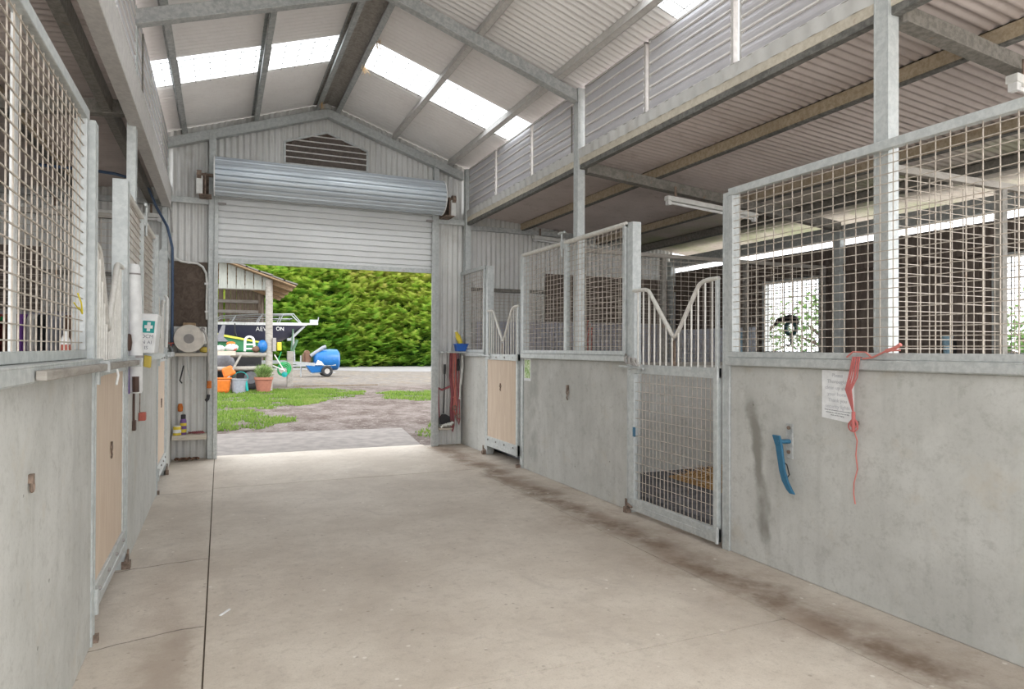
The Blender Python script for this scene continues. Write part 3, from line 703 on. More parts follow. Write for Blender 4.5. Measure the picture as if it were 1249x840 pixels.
def yoke_points(y0, y1, x):   # y0 nearer, y1 farther
    W = y1 - y0; zf = 1.895; zd = 1.50
    base = [(y1, zf), (y1 - .16 * W, zf), (y1 - .20 * W, zf - .012), (y1 - .235 * W, zf - .05), (y1 - .47 * W, zd + .05), (y1 - .50 * W, zd + .012), (y1 - .525 * W, zd), (y1 - .55 * W, zd + .012), (y1 - .58 * W, zd + .05),
            (y0 + .23 * W, zf - .06), (y0 + .20 * W, zf - .02), (y0 + .16 * W, zf), (y0 + .10 * W, zf + .01), (y0, zf + .01)]
    return [(x, y, z) for y, z in base]
def yoke_z(y, pts):
    for p, q in zip(pts, pts[1:]):
        if q[1] <= y <= p[1]: return p[2] + (q[2] - p[2]) * (p[1] - y) / max(1e-6, p[1] - q[1])
    return pts[0][2]
def stall_door(s, y0, y1, kind, lb):
    x = 3.235 if s > 0 else 3.275
    root = thing('stall_door', (mirror(x, s), (y0 + y1) / 2, .03), lb, 'stall door', None, 'thing')
    xa, xb = mirror(x - .02, s), mirror(x + .02, s); zb = .035 if kind == 'mesh' else .125; zr = 1.27 if kind == 'mesh' else 1.33
    zr0 = zr - .075
    t = .045
    for y in (y1 - t, y0):
        mb = MB(); mb.box(xa, xb, y, y + t, zb, zr); mb.box(mirror(x - .012, s), mirror(x + .012, s), y + .008, y + t - .008, zr - .001, yoke_z(y0 + .02, yoke_points(y0, y1, 0)) - .01)
        fr = mb.build('stile', 'steel_post', root, .004)
    mb = MB(); mb.box(mirror(x - .026, s), xb, y0, y1, zr0, zr); tr_ = mb.build('top_rail', 'steel', root, .004)
    mb = MB(); mb.box(mirror(x - .026, s), xb, y0, y1, zb, zb + (.10 if kind == 'mesh' else .13)); mb.box(mirror(x - .03, s), xb, y0, y1, zb + .045, zb + .052)
    br_ = mb.build('bottom_rail', 'steel', root, .004)
    if kind == 'mesh':
        wire_mesh(x, y0 + t, y1 - t, zb + .1, zr0, .05, .075, .004, s).build('lower_mesh', 'wire', root)
    else:
        mb = MB(); mb.box(mirror(x - .012, s), mirror(x + .012, s), y0 + t, y1 - t, zb + .12, zr0 + .01); pl = mb.build('panel', 'ply', root)
        for z, rail in ((zr0 + .035, tr_), (zb + .09, br_)):
            for k in range(4):
                yy = y0 + .10 + (y1 - y0 - .2) * k / 3; mb = MB(); mb.lathe([(.011, 0), (.011, .008), (.006, .012)] if s < 0 else [(.006, -.004), (.011, 0), (.011, .008)], (mirror(x - .026, s) - (.008 if s > 0 else 0), yy, z), 'x', 8); mb.build('bolt', 'grey_mid', rail)
        yy = (y0 + y1) / 2 + .02; xo = mirror(x - .018, s)
        mb = MB(); zq = .93 if s > 0 else .84; mb.torus((xo, yy, zq), .017, .005, 'x', 14, 6); mb.box(xo - .005, xo + .005, yy - .008, yy + .008, zq + .014, zq + .035); mb.tube([(xo, yy - .008, zq - .018), (xo, yy + .012, zq - .04), (xo, yy - .010, zq - .055)], .005, 6); mb.build('finger_pull', 'rust', pl)
    pts = yoke_points(y0 + .01, y1 - .01, mirror(x, s)); mb = MB(); mb.tube(pts, .0165, 10); mb.build('yoke_bar', 'pipe', root)
    W = y1 - y0; k = max(6, round(W / .078))
    for i in range(1, k):
        y = y0 + W * i / k; zz = yoke_z(y, pts) - .012
        mb = MB(); mb.tube([(mirror(x, s), y, zr), (mirror(x, s), y, zz)], .0072, 6); mb.build('bar', 'pipe', root)
    mb = MB(); mb.box(mirror(x + .004, s), mirror(x + .012, s), (y0 + y1) / 2 - .03, (y0 + y1) / 2 + .02, zr, 1.47); mb.build('yoke_plate', 'rust', root)
    for z in ((zr - .05, zb + .06)):
        mb = MB(); yh = y0 - .012
        mb.tube([(mirror(x - .03, s), yh, z - .06), (mirror(x - .03, s), yh, z + .06)], .013, 10); mb.box(mirror(x - .034, s), mirror(x - .026, s), yh, y0 + .13, z - .025, z + .025); mb.build('hinge', 'steel', fr)
    mb = MB(); mb.tube([(mirror(x - .035, s), y1 + .05, .085), (mirror(x - .035, s), y1 - .04, .06)], .009, 8); mb.box(mirror(x - .055, s), mirror(x - .005, s), y1 + .015, y1 + .06, .001, .05); mb.box(mirror(x - .045, s), mirror(x - .035, s), y1 + .025, y1 + .05, .05, .12)
    mb.build('foot_bolt', 'rust', root)
    if kind != 'mesh':
        mb = MB(); mb.box(mirror(x - .045, s), mirror(x + .005, s), y0 - .045, y0 - .012, .0, .036); mb.build('floor_stop', 'rust', root)
    mb = MB(); mb.tube([(mirror(x - .045, s), y1 - .22, zr - .03), (mirror(x - .045, s), y1 + .14, zr - .02)], .011, 8); mb.tube([(mirror(x - .045, s), y1 - .05, zr - .03), (mirror(x - .08, s), y1 - .05, zr - .04)], .009, 8)
    mb.box(mirror(x - .05, s), mirror(x - .025, s), y1 - .16, y1 - .12, zr - .055, zr); mb.build('latch', 'steel', tr_)
    return root
d2 = stall_door(1, 3.72, 4.80, 'mesh', 'stall door with wire mesh below a dipped pipe yoke, straw showing behind')
stall_door(1, 7.175, 8.19, 'ply', 'plywood stall door under a dipped pipe yoke, beside the red halters')
stall_door(-1, 3.72, 4.80, 'ply', 'tall plywood stall door nearest on the first aid side')
stall_door(-1, 7.175, 8.19, 'ply', 'plywood stall door just past the first aid box')
mb = MB(); mb.box(3.210, 3.216, 4.73, 4.765, .66, .74); tag(mb.build('blue_tape', 'hook_blue', d2), 'scrap of blue tape')
# long sliding bar over the nearest plywood door
root = thing('drop_bar', (-.5, 3.75, 1.25), 'long flat weathered bar lying across the cap rail beside the nearest plywood door', 'bar')
mb = MB(); mb.hexa([(-.499, 2.36, 1.300), (-.470, 2.36, 1.297), (-.470, 4.88, 1.288), (-.499, 4.88, 1.29), (-.499, 2.36, 1.330), (-.470, 2.36, 1.327), (-.470, 4.88, 1.318), (-.499, 4.88, 1.32)]); mb.build('bar', 'wood_grey', root, .004)
mb = MB(); mb.box(-.5015, -.462, 3.52, 3.55, 1.285, 1.338); mb.build('bracket', 'steel_dull', root)
mb = MB(); mb.box(-.5415, -.462, 4.84, 4.86, 1.275, 1.33); mb.build('bracket', 'steel_dull', root)
mb = MB(); mb.tube([(-.468, 3.80, 1.29), (-.462, 3.80, 1.26), (-.466, 3.77, 1.215)], .0055, 8); mb.build('peg', 'white_paint', root)
# small latch rods lying on the notice-side caps
for ya, yb, lb in [(6.28, 5.98, 'small rusty rod lying on the cap below the clamp'), (5.2, 4.86, 'small rusty rod lying on the cap beside the mesh door post')]:
    mb = MB(); mb.tube([(3.262, ya, 1.354), (3.235, yb + .05, 1.354), (3.215, yb, 1.325)], .009, 8); tag(mb.build('latch_rod', 'wood_grey'), lb, 'rod')
mb = MB(); pts = []
for i in range(40): 
    a = i / 39; pts.append((3.17 + .02 * math.cos(a * 31), 4.80 - .16 * a + .012 * math.sin(a * 17), 1.31 + .028 * math.sin(a * 31) - .02 * a))
mb.tube(pts, .008, 6); tag(mb.build('knotted_rope', 'rag'), 'grubby cord knotted round the latch of the mesh door', 'cord')
mb = MB(); mb.torus((3.243, 5.99, .955), .02, .006, 'x', 16, 6); mb.box(3.238, 3.2555, 5.975, 6.005, .975, 1.03); mb.tube([(3.242, 5.985, .935), (3.242, 6.0, .90), (3.242, 5.98, .88)], .006, 6)
tag(mb.build('tie_ring', 'rust'), 'small rusty tie ring on the middle concrete panel', 'tie ring')
mb = MB(); mb.torus((-.538, 2.52, .96), .014, .005, 'x', 16, 6); mb.box(-.5475, -.534, 2.508, 2.532, .973, 1.0)
tag(mb.build('tie_ring', 'rust'), 'small rusty tie ring on the nearest concrete panel, first aid side', 'tie ring')

# mesh tops of the stall partitions
for s in (1, -1):
    for yc, lb in [(6.0, 'mesh top of the partition behind the mesh door' if s > 0 else 'mesh top of the partition behind the draped rugs'), (2.56, 'mesh top of the partition behind the notice panel' if s > 0 else 'mesh top of the partition nearest the camera, first aid side')]:
        root = thing('partition_screen', (mirror(5.1, s), yc, 1.22), lb, 'screen', 'mesh tops of the stall partitions')
        zt = 2.42
        mb = MB(); mb.box(mirror(3.40, s), mirror(6.86, s), yc - .02, yc + .02, 1.222, 1.26); mb.build('bottom_rail', 'wood_grey', root)
        mb = MB(); mb.box(mirror(3.40, s), mirror(6.86, s), yc - .02, yc + .02, zt - .02, zt + .02); mb.build('top_rail', 'wood_grey', root)
        for xp in (3.43, 4.43, 5.60, 6.83):
            mb = MB(); mb.box(mirror(xp - .025, s), mirror(xp + .025, s), yc - .025, yc + .025, 1.26, zt - .02); mb.build('post', 'steel_dark', root)
        mb = MB(); w = .0042; x0, x1 = 3.46, 6.8; k = round((x1 - x0) / .1)
        for i in range(k + 1): xx = mirror(x0 + (x1 - x0) * i / k, s); mb.box(xx - w / 2, xx + w / 2, yc - w / 2, yc + w / 2, 1.25, zt)
        k = 22
        for i in range(1, k): z = 1.25 + (zt - 1.25) * i / k; mb.box(mirror(x0, s), mirror(x1, s), yc - w * 1.5, yc - w / 2, z - w / 2, z + w / 2)
        mb.build('wire_mesh', 'wire', root)
# dark boards lining the far wall of the far stalls are its own girts; stall mats and straw
for (a, b), lb in [((2.63, 5.93), 'black rubber mats on the floor of the stall behind the mesh door'), ((6.07, 9.24), 'black rubber mats on the floor of the far stall, notice side')]:
    mb = MB()
    x = 3.46
    while x < 6.8:
        y = a
        while y < b - .2:
            mb.box(x, min(x + 1.19, 6.86), y, min(y + 1.09, b), -.004, .09); y += 1.1
        x += 1.2
    tag(mb.build('rubber_mat', 'mat', bevel=.006), lb, 'mat', None, 'thing')
def tufts(name, n, f, label, cat, mat, length, width, kind='stuff', parent=None):
    mb = MB(); mb.tint = []
    for _ in range(n):
        p, d, t, L = f(); p, d = Vector(p), Vector(d).normalized(); sd = d.orthogonal().normalized() * width
        sd = Matrix.Rotation(random.uniform(0, 6.28), 3, d) @ sd
        mb.add([p - sd, p + sd, p + d * L * length + sd * .4, p + d * L * length - sd * .4], [(0, 1, 2, 3)]); mb.tint += [t] * 4
    o = mb.build(name, mat, parent)
    return tag(o, label, cat, None, kind)
def strawf():
    while 1:
        x, y = random.uniform(4.1, 6.3), random.uniform(3.95, 5.74)
        h = .24 * max(0, 1 - ((x - 5.2) / 1.0) ** 2) ** .7 * max(0, min(1, (y - 3.9) / .7)) * max(0, min(1, (5.68 - y) / .5)) 
        if h > .02: break
    z = .09 + h * random.random() ** .6
    return (x, y, z), (random.uniform(-1, 1), random.uniform(-1, 1), random.uniform(-.35, .35)), random.random(), random.uniform(.5, 1.3)
tufts('straw_bedding', 9000, strawf, 'heap of golden straw bedding on the mats behind the mesh door', 'straw', 'straw', .12, .003)
mb = MB(); nx, ny = 24, 20; vs = []
for j in range(ny + 1):
    for i in range(nx + 1):
        x, y = 4.2 + 2.0 * i / nx, 3.9 + 1.8 * j / ny
        h = .215 * max(0, 1 - ((x - 5.2) / 1.0) ** 2) ** .7 * max(0, min(1, (y - 3.9) / .7)) * max(0, min(1, (5.68 - y) / .5)); vs.append((x, y, .088 + h))
mb.add(vs, [(j * (nx + 1) + i, j * (nx + 1) + i + 1, (j + 1) * (nx + 1) + i + 1, (j + 1) * (nx + 1) + i) for j in range(ny) for i in range(nx)], True)
mb.tint = [.25] * len(vs); tag(mb.build('straw_heap', 'straw'), 'packed base of the straw heap behind the mesh door', 'straw', None, 'stuff')
for x, y, z, ln, lb in [(1.5, 6.95, 4.60, .14, 'wisp of dry straw hanging from the ridge beside the skylight'), (1.48, 7.55, 4.58, .12, 'wisp of dry straw hanging from the ridge, nearer the gable'), (1.19, 8.9, 4.56, .09, 'small straw wisp at the foot of the ridge purlins')]:
    mb = MB(); mb.tint = []
    for _ in range(26):
        p = Vector((x + random.gauss(0, .012), y + random.gauss(0, .02), z + random.uniform(0, .05))); d = Vector((random.gauss(0, .35), random.gauss(0, .45), -1)).normalized(); sd = d.orthogonal().normalized() * .0025
        q = p + d * ln * random.uniform(.4, 1); mb.add([p - sd, p + sd, q + sd, q - sd], [(0, 1, 2, 3)]); mb.tint += [random.uniform(.6, 1)] * 4
    tag(mb.build('straw_wisp', 'straw'), lb, 'straw')

# hatch windows on the outer wall
for (a, b), nm, lb in [((6.17, 7.13), 'window_1', 'bright open hatch window with bars and a dark bridle hook'), ((3.13, 4.09), 'window_2', 'bright open hatch window with bars nearest the camera')]:
    root = thing(nm, (7.0, (a + b) / 2, 1.37), lb, 'window', None, 'structure')
    mb = MB()
    for y in (a, b): mb.box(6.97, 7.07, y - .02, y + .02, 1.35, 2.34)
    for z in (1.36, 2.33): mb.box(6.97, 7.07, a - .02, b + .02, z - .02, z + .02)
    mb.build('frame', 'steel', root)
    mb = MB(); w = .008
    for i in range(1, 13): y = a + (b - a) * i / 13; mb.box(6.985, 6.993, y - w / 2, y + w / 2, 1.37, 2.32)
    for i in range(1, 13): z = 1.37 + .95 * i / 13; mb.box(6.978, 6.985, a, b, z - w / 2, z + w / 2)
    mb.build('window_mesh', 'steel_dark', root)
# bridle hook on the hatch mesh: padded arm, ring and lower hook
root = thing('bridle_hook', (6.95, 6.62, 1.45), 'dark teal bridle hook hung on the bright hatch window', 'hook')
mb = MB(); pts = [(6.92, 6.86, 1.74), (6.92, 6.80, 1.795), (6.92, 6.70, 1.81), (6.92, 6.60, 1.83), (6.92, 6.52, 1.81), (6.92, 6.47, 1.75)]; mb.tube(pts, .03, 10, rs=[.022, .034, .04, .042, .042, .03]); mb.build('padded_arm', 'black', root)
mb = MB(); mb.torus((6.92, 6.585, 1.685), .085, .026, 'x', 24, 8); mb.tube([(6.92, 6.585, 1.60), (6.92, 6.585, 1.50)], .018, 8); mb.build('ring', 'teal_black', root)
mb = MB(); mb.tube([(6.92, 6.585, 1.53), (6.92, 6.59, 1.47), (6.92, 6.63, 1.452), (6.92, 6.67, 1.47)], .011, 8); mb.build('lower_hook', 'black', root)
for yc, zt, w_, lb in [(7.42, 1.66, .085, 'pale blue tapered plastic feeder beside the bright hatch window'), (4.49, 1.55, .05, 'small pale blue tapered plastic feeder low on the outer wall')]:
    root = thing('wall_feeder', (6.9, yc, 1.22), lb, 'feeder', 'pale blue plastic feeders')
    mb = MB(); mb.lathe([(w_ * .45, 1.22), (w_ * .55, 1.30), (w_, zt - .02), (w_ * 1.08, zt - .015), (w_ * 1.08, zt), (w_ * .95, zt), (w_ * .5, 1.28)], (6.88, yc, 0), 'z', 18); mb.build('tub', 'pale_blue', root)
    mb = MB(); mb.box(6.93, 6.999, yc - .02, yc + .02, zt - .2, zt - .05); mb.build('bracket', 'black', root)
# pink rug behind the clamped screen
def drape(name, x0, x1, yc, zt, zb, mat, label, cat, group=None, th=.03):
    mb = MB(); n = 9; k = 14; vs = []
    prof = [(yc - .05, zb), (yc - .055, zb + (zt - zb) * .5), (yc - .045, zt - .03), (yc - .02, zt), (yc + .02, zt), (yc + .045, zt - .03), (yc + .055, zb + .15)]
    for i in range(k + 1):
        x = x0 + (x1 - x0) * i / k; w = .012 * math.sin(i * 1.7 + x0 * 9)
        for y, z in prof: vs.append((x, y + (w if z < zt - .05 else 0), z))
    m = len(prof); mb.add(vs, [(i * m + j, i * m + j + 1, (i + 1) * m + j + 1, (i + 1) * m + j) for i in range(k) for j in range(m - 1)], True)
    o = mb.build(name, mat); sd = o.modifiers.new('thick', 'SOLIDIFY'); sd.thickness = th; sd.offset = 0
    return tag(o, label, cat, group)
root = thing('hanging_halter', (5.3, 8.9, 1.3), 'pink halter hanging on the far stall wall behind the clamped screen', 'halter')
mb = MB()
for k in range(5): mb.tube([(5.26 + .04 * k, 9.18, 1.95 - .05 * k), (5.20 + .05 * k, 9.17, 1.7), (5.12 + .07 * k, 9.17, 1.45 + .03 * k), (5.16 + .06 * k, 9.18, 1.32)], .014, 6)
mb.build('straps', 'tape_pink', root)

# ------------------------------------------------------------------ fluorescent battens
def batten(x0, x1, y, z0, z1, lb, lit=False, s=1):
    root = thing('batten_light', ((x0 + x1) / 2, y, min(z0, z1)), lb, 'light fitting', 'white batten lights under the lean-to roofs')
    mb = MB(); mb.beam((x0, y, z0), (x1, y, z1), .07, .05); mb.build('casing', 'white_paint', root, .006)
    d = Vector((x1 - x0, 0, z1 - z0)).normalized()
    mb = MB(); mb.tube([Vector((x0, y, z0 - .043)) + d * .05, Vector((x1, y, z1 - .043)) - d * .05], .014, 10); mb.build('tube', 'lampglow', root)
    for x, z, sg in ((x0, z0, 1), (x1, z1, -1)):
        p = Vector((x, y, z)) + d * sg * .03; mb = MB(); mb.box(p.x - .02, p.x + .02, y - .025, y + .025, p.z - .07, p.z - .02); mb.build('end_cap', 'white_plastic', root)
        mb = MB(); p2 = Vector((x, y, z)) + d * sg * .12; mb.box(p2.x - .012, p2.x + .012, y - .004, y + .004, p2.z + .02, p2.z + .14); mb.build('hanger', 'rust', root)
batten(4.27, 5.5, 5.73, 2.985, 2.90, 'white batten light hung from the rafter at the middle column')
batten(4.22, 5.45, 2.38, 2.99, 2.90, 'white batten light hung from the nearest lean-to rafter')
batten(4.36, 5.6, 9.16, 3.11, 3.02, 'white batten light against the far stall wall, notice side')
batten(-.66, -1.88, 9.16, 3.0, 3.0, 'white batten light on the far wall behind the first aid side posts')
batten(-1.92, -3.14, 9.16, 3.0, 3.0, 'white batten light on the far wall seen through the nearest mesh')

# ------------------------------------------------------------------ things on the notice panel
root = thing('paper_notice', (XR - .004, 2.76, 1.0), 'white paper notice taped to the concrete beside the red twine', 'notice')
mb = MB(); mb.hexa([(3.2535, 2.862, 1.005), (3.2535, 2.645, .985), (3.2548, 2.645, .985), (3.2548, 2.862, 1.005), (3.2535, 2.862, 1.283), (3.2535, 2.645, 1.278), (3.2548, 2.645, 1.278), (3.2548, 2.862, 1.283)]); mb.build('sheet', 'paper', root)
for i, (tx, sz) in enumerate([('Please', .030), ('Thoroughly', .030), ('clean up after', .030), ('your horse', .030), ('Thank you', .030), ('security lights', .030)]):
    lettering(root, 'lettering', tx, 'ink_grey', (3.2528, 2.755, 1.252 - i * .036), (0, -1, -.03), (0, 0, 1), sz)
for i in range(3):
    lettering(root, 'lettering', ['always put all manure in the bin provided', 'and leave the wash bay clean and tidy', 'thank you for helping'][i], 'ink_dark', (3.2528, 2.755, 1.050 - i * .014), (0, -1, -.05), (0, 0, 1), .0105)
root = thing('small_notice', (XR - .004, 7.02, 1.03), 'small green and white card on the concrete beside the plywood door', 'notice')
mb = MB(); mb.box(3.2525, 3.2548, 6.885, 7.065, 1.03, 1.286); mb.build('card', 'paper', root)
t = NT('green_print'); c = t.mix(t.smooth(t.noise(30, 4), .4, .62), (.30, .48, .16), (.72, .80, .55)); M['green_print'] = t.bsdf(c, .7)
mb = MB(); mb.box(3.2515, 3.2526, 6.90, 7.05, 1.06, 1.27); mb.build('print', 'green_print', root)
# blue strap hook with its plate
root = thing('strap_hook', (3.24, 3.12, .5), 'blue curved rubber strap hanging from a bolted steel plate', 'hook')
mb = MB(); mb.box(3.247, 3.2548, 3.075, 3.128, .722, .94); mb.build('plate', 'steel_dull', root, .003)
for z in (.915, .765):
    mb = MB(); mb.lathe([(.012, 0), (.012, .008), (.007, .013)], (3.235, 3.10, z), 'x', 8); mb.build('bolt', 'rust', root)
mb = MB(); prof = [(3.140, .868, .058), (3.130, .80, .052), (3.118, .73, .048), (3.103, .65, .046), (3.080, .59, .048), (3.048, .545, .046), (3.024, .522, .036)]
vs = []
for y, z, w in prof:
    xx = 3.17 if z > .82 else 3.185
    vs += [(xx, y - w / 2, z), (xx, y + w / 2, z), (xx + .016, y + w / 2, z), (xx + .016, y - w / 2, z)]
fs = [(0, 1, 2, 3), tuple(range(len(vs) - 4, len(vs)))]
for i in range(len(prof) - 1):
    for j in range(4): fs.append((i * 4 + j, i * 4 + (j + 1) % 4, i * 4 + 4 + (j + 1) % 4, i * 4 + 4 + j))
mb.add(vs, fs); mb.build('strap', 'hook_blue', root, .004)
mb = MB(); mb.tube([(3.25, 3.10, .83), (3.21, 3.11, .83), (3.182, 3.13, .83)], .014, 8); mb.build('arm', 'hook_blue', root)
mb = MB(); mb.tube([(3.19, 3.115, .72), (3.21, 3.085, .69), (3.215, 3.07, .63), (3.20, 3.085, .60)], .004, 6); mb.build('cord', 'black', root)
mb = MB(); mb.box(3.235, 3.2548, 2.612, 2.632, .985, 1.005); mb.lathe([(.011, 0), (.011, .022)], (3.233, 2.622, .99), 'x', 8); tag(mb.build('wall_hook', 'rust'), 'rusty hook in the concrete behind the red twine', 'hook')
# red twine: loops over the cap, hank and trailing end
root = thing('baling_twine', (3.2, 2.605, .55), 'red and pink baling twine looped over the cap rail, hanging down the concrete', 'twine')
mb = MB(); rnd = random.Random(3)
for k in range(9):
    a, b = rnd.uniform(-.024, .022), rnd.uniform(.0, .03)
    pts = [(3.214, 2.585 + a, 1.36), (3.209, 2.595 + a, 1.362), (3.200, 2.595 + a, 1.33), (3.200, 2.610 + a * 1.2, 1.25), (3.199, 2.630 + a * .9 + b * .4, 1.18), (3.200, 2.620 + a * .4, 1.11), (3.200, 2.605, 1.05)]
    mb.tube(pts, .0034, 6)
mb.build('hank', 'red_rope', root)
mb = MB(); mb.torus((3.200, 2.603, .995), .022, .005, 'x', 16, 6); mb.torus((3.199, 2.607, .98), .03, .004, 'x', 16, 6); mb.tube([(3.200, 2.605, 1.06), (3.200, 2.605, .95)], .010, 8); mb.build('knot', 'red_rope', root)
mb = MB(); mb.tube([(3.200, 2.603, .96), (3.225, 2.602, .90), (3.235, 2.618, .82), (3.235, 2.608, .74), (3.235, 2.630, .66), (3.235, 2.632, .60), (3.235, 2.622, .545)], .0038, 6); mb.build('tail', 'pink_rope', root)
mb = MB(); mb.tube([(3.207, 2.555, 1.352), (3.207, 2.495, 1.36), (3.207, 2.415, 1.395), (3.204, 2.375, 1.398), (3.207, 2.335, 1.40)], .005, 6); mb.tube([(3.207, 2.415, 1.395), (3.207, 2.365, 1.41), (3.204, 2.330, 1.43)], .010, 8); mb.tube([(3.207, 2.655, 1.36), (3.207, 2.615, 1.39), (3.207, 2.535, 1.388), (3.204, 2.495, 1.36)], .0042, 6); mb.build('loop', 'pink_rope', root)

# ------------------------------------------------------------------ far corner beside the door, notice side
mb = MB(); mb.box(2.872, 3.25, 8.98, 9.26, 1.335, 1.355); tag(mb.build('corner_ledge', 'steel', bevel=.003), 'narrow ledge in the far corner carrying the blue tub', 'ledge')
mb = MB(); mb.box(2.872, 3.06, 9.10, 9.26, .235, .26); tag(mb.build('low_shelf', 'wood_bench', bevel=.003), 'low little timber shelf under the hanging tools', 'shelf')
root = thing('blue_tub', (3.19, 9.05, 1.355), 'small blue plastic tub on the ledge in the far corner', 'tub')
mb = MB(); mb.hexa([(3.10, 9.0, 1.356), (3.24, 9.0, 1.356), (3.24, 9.12, 1.356), (3.10, 9.12, 1.356), (3.085, 8.985, 1.46), (3.255, 8.985, 1.46), (3.255, 9.135, 1.46), (3.085, 9.135, 1.46)]); mb.build('body', 'tub_blue', root, .008)
mb = MB(); mb.box(3.078, 3.262, 8.978, 9.142, 1.452, 1.468); mb.build('rim', 'tub_blue', root, .004)
root = thing('spray_bottle', (3.12, 9.06, 1.47), 'yellow bottle leaning in the small blue tub', 'bottle')
mb = MB(); a, b = Vector((3.165, 9.06, 1.475)), Vector((3.095, 9.06, 1.64)); mb.tube([a, a.lerp(b, .6), a.lerp(b, .8), b], .03, 14, rs=[.034, .036, .024, .018]); mb.build('body', 'yellow', root)
mb = MB(); mb.tube([b, b + (b - a) * .12], .02, 12); mb.build('cap', 'white_plastic', root)
root = thing('manure_fork', (2.95, 9.15, .3), 'black handled fork with a black head standing in the far corner', 'fork')
mb = MB(); mb.tube([(2.975, 9.2, 1.15), (2.965, 9.19, .8), (2.945, 9.17, .46)], .010, 8); mb.tube([(2.975, 9.2, 1.17), (2.972, 9.2, 1.03)], .017, 8); mb.build('handle', 'black', root)
mb = MB(); mb.prism([(2.885, .31), (3.04, .33), (3.03, .42), (2.97, .455), (2.92, .455), (2.88, .40)], 'y', 9.13, 9.17)
for k in range(7): mb.tube([(2.89 + k * .024, 9.14, .36), (2.885 + k * .026, 9.08, .30)], .005, 6)
mb.build('head', 'black', root)
mb = MB(); pts = [(2.89 + .16 * i / 20 + .01 * math.sin(i * 2), 9.07 + .02 * math.cos(i * 1.7), .275 + .028 * abs(math.sin(i * .9)) + .04 * i / 20) for i in range(21)]; mb.tube(pts, .014, 6)
pts = [(2.93 + .1 * i / 12, 9.05 + .015 * math.cos(i * 2.1), .30 + .03 * math.sin(i * 1.3) ** 2) for i in range(13)]; mb.tube(pts, .011, 6)
tag(mb.build('bandage', 'white_rope'), 'white bandage heaped on the low corner shelf', 'bandage')
# hanging halters
for k, (dx, zb, mat, lb, w) in enumerate([(0, .20, 'halter_red', 'dark red rope halter hanging longest in the far corner', .018), (.035, .42, 'pink_rope', 'pinkish rope halter hanging in front of the dark red one', .012), (.075, .30, 'halter_red', 'thin dark red lead rope hanging beside the white cord', .010)]):
    root = thing('halter', (3.08 + dx, 9.17, zb), lb, 'halter', 'halters hanging in the far corner')
    x = 3.075 + dx; mb = MB(); y = 9.20 - .03 * k
    mb.tube([(x - .012, y, 1.333), (x - .02, y, 1.0), (x + .005, y - .01, .75), (x - .005, y, .5), (x + .0, y, zb + .08), (x + .02, y - .01, zb), (x + .035, y, zb + .08), (x + .028, y, .6), (x + .02, y, .85), (x + .012, y, 1.333)], w, 8); mb.build('strap', mat, root)
    mb = MB(); mb.tube([(x - .03, y - .02, 1.0 - .3 * k), (x + .03, y - .02, .97 - .3 * k)], w * .8, 6); mb.build('cross_strap', mat, root); mb = MB(); mb.torus((x, y - .02, zb + .12), .03, .008, 'y', 14, 6); mb.build('ring', 'rust', root)
mb = MB(); mb.tube([(2.875, 9.2, .83), (2.93, 9.195, .80), (3.0, 9.195, .83), (3.05, 9.19, .85)], .016, 6); mb.tube([(2.878, 9.2, .83), (2.885, 9.2, .55), (2.90, 9.2, .36)], .008, 6)
tag(mb.build('lead_rope', 'halter_red'), 'red lead rope strung across behind the fork handle', 'rope')
root = thing('brush', (3.14, 9.16, 1.07), 'black dandy brush tag hanging at the top of the corner', 'brush')
mb = MB(); mb.box(3.128, 3.165, 9.09, 9.12, 1.08, 1.25); mb.build('body', 'black', root, .006)
mb = MB(); mb.tube([(3.146, 9.105, 1.25), (3.146, 9.105, 1.335)], .004, 6); mb.build('loop', 'hook_blue', root)
mb = MB(); mb.tube([(3.215, 9.14, 1.333), (3.205, 9.13, 1.1), (3.185, 9.13, .9), (3.18, 9.13, .70)], .010, 6); mb.tube([(3.225, 9.14, 1.333), (3.228, 9.13, 1.15), (3.20, 9.13, .88)], .009, 6); mb.lathe([(.0, 0), (.016, .01), (.016, .03), (0, .04)], (3.18, 9.13, .66), 'z', 10)
tag(mb.build('cord', 'white_rope'), 'white cord hanging beside the concrete in the far corner', 'cord')

# ------------------------------------------------------------------ hose reel corner
root = thing('hose_reel', (-.35, 9.15, 1.33), 'cream round hose reel on the timber shelf beside the door jamb', 'hose reel')
mb = MB(); mb.lathe([(.10, 0), (.165, .004), (.172, .02), (.172, .15), (.165, .165), (.10, .17)], (-.35, 8.98, 1.505), 'y', 36); cs = mb.build('casing', 'cream', root)
mb = MB(); mb.lathe([(.058, 0), (.058, .012), (.05, .018)], (-.35, 8.966, 1.505), 'y', 24); mb.build('hub', 'grey_mid', cs)
mb = MB(); mb.box(-.42, -.28, 9.0, 9.14, 1.66, 1.70); mb.build('top_handle', 'wood_tan', root, .008)
mb = MB(); mb.box(-.24, -.16, 9.14, 9.262, 1.44, 1.655); mb.build('wall_bracket', 'white_paint', root, .004)
mb = MB(); mb.box(-.53, -.44, 9.14, 9.262, 1.54, 1.655); mb.build('wall_bracket', 'white_paint', root, .004)
mb = MB(); mb.lathe([(.028, 0), (.028, .05)], (-.20, 8.97, 1.62), 'y', 14); mb.build('outlet', 'grey_mid', cs)
mb = MB(); mb.tube([(-.20, 8.96, 1.62), (-.165, 8.95, 1.56), (-.14, 8.95, 1.44), (-.13, 8.95, 1.2), (-.122, 8.96, .95), (-.128, 8.97, .82)], .012, 8); mb.build('hose', 'rag', root)
mb = MB(); mb.tube([(-.121, 8.96, .99), (-.123, 8.96, .90)], .028, 10); mb.build('orange_joint', 'orange', root)
mb = MB(); mb.tube([(-.128, 8.96, .82), (-.135, 8.95, .77), (-.16, 8.94, .75)], .020, 10); mb.build('nozzle', 'black', root)
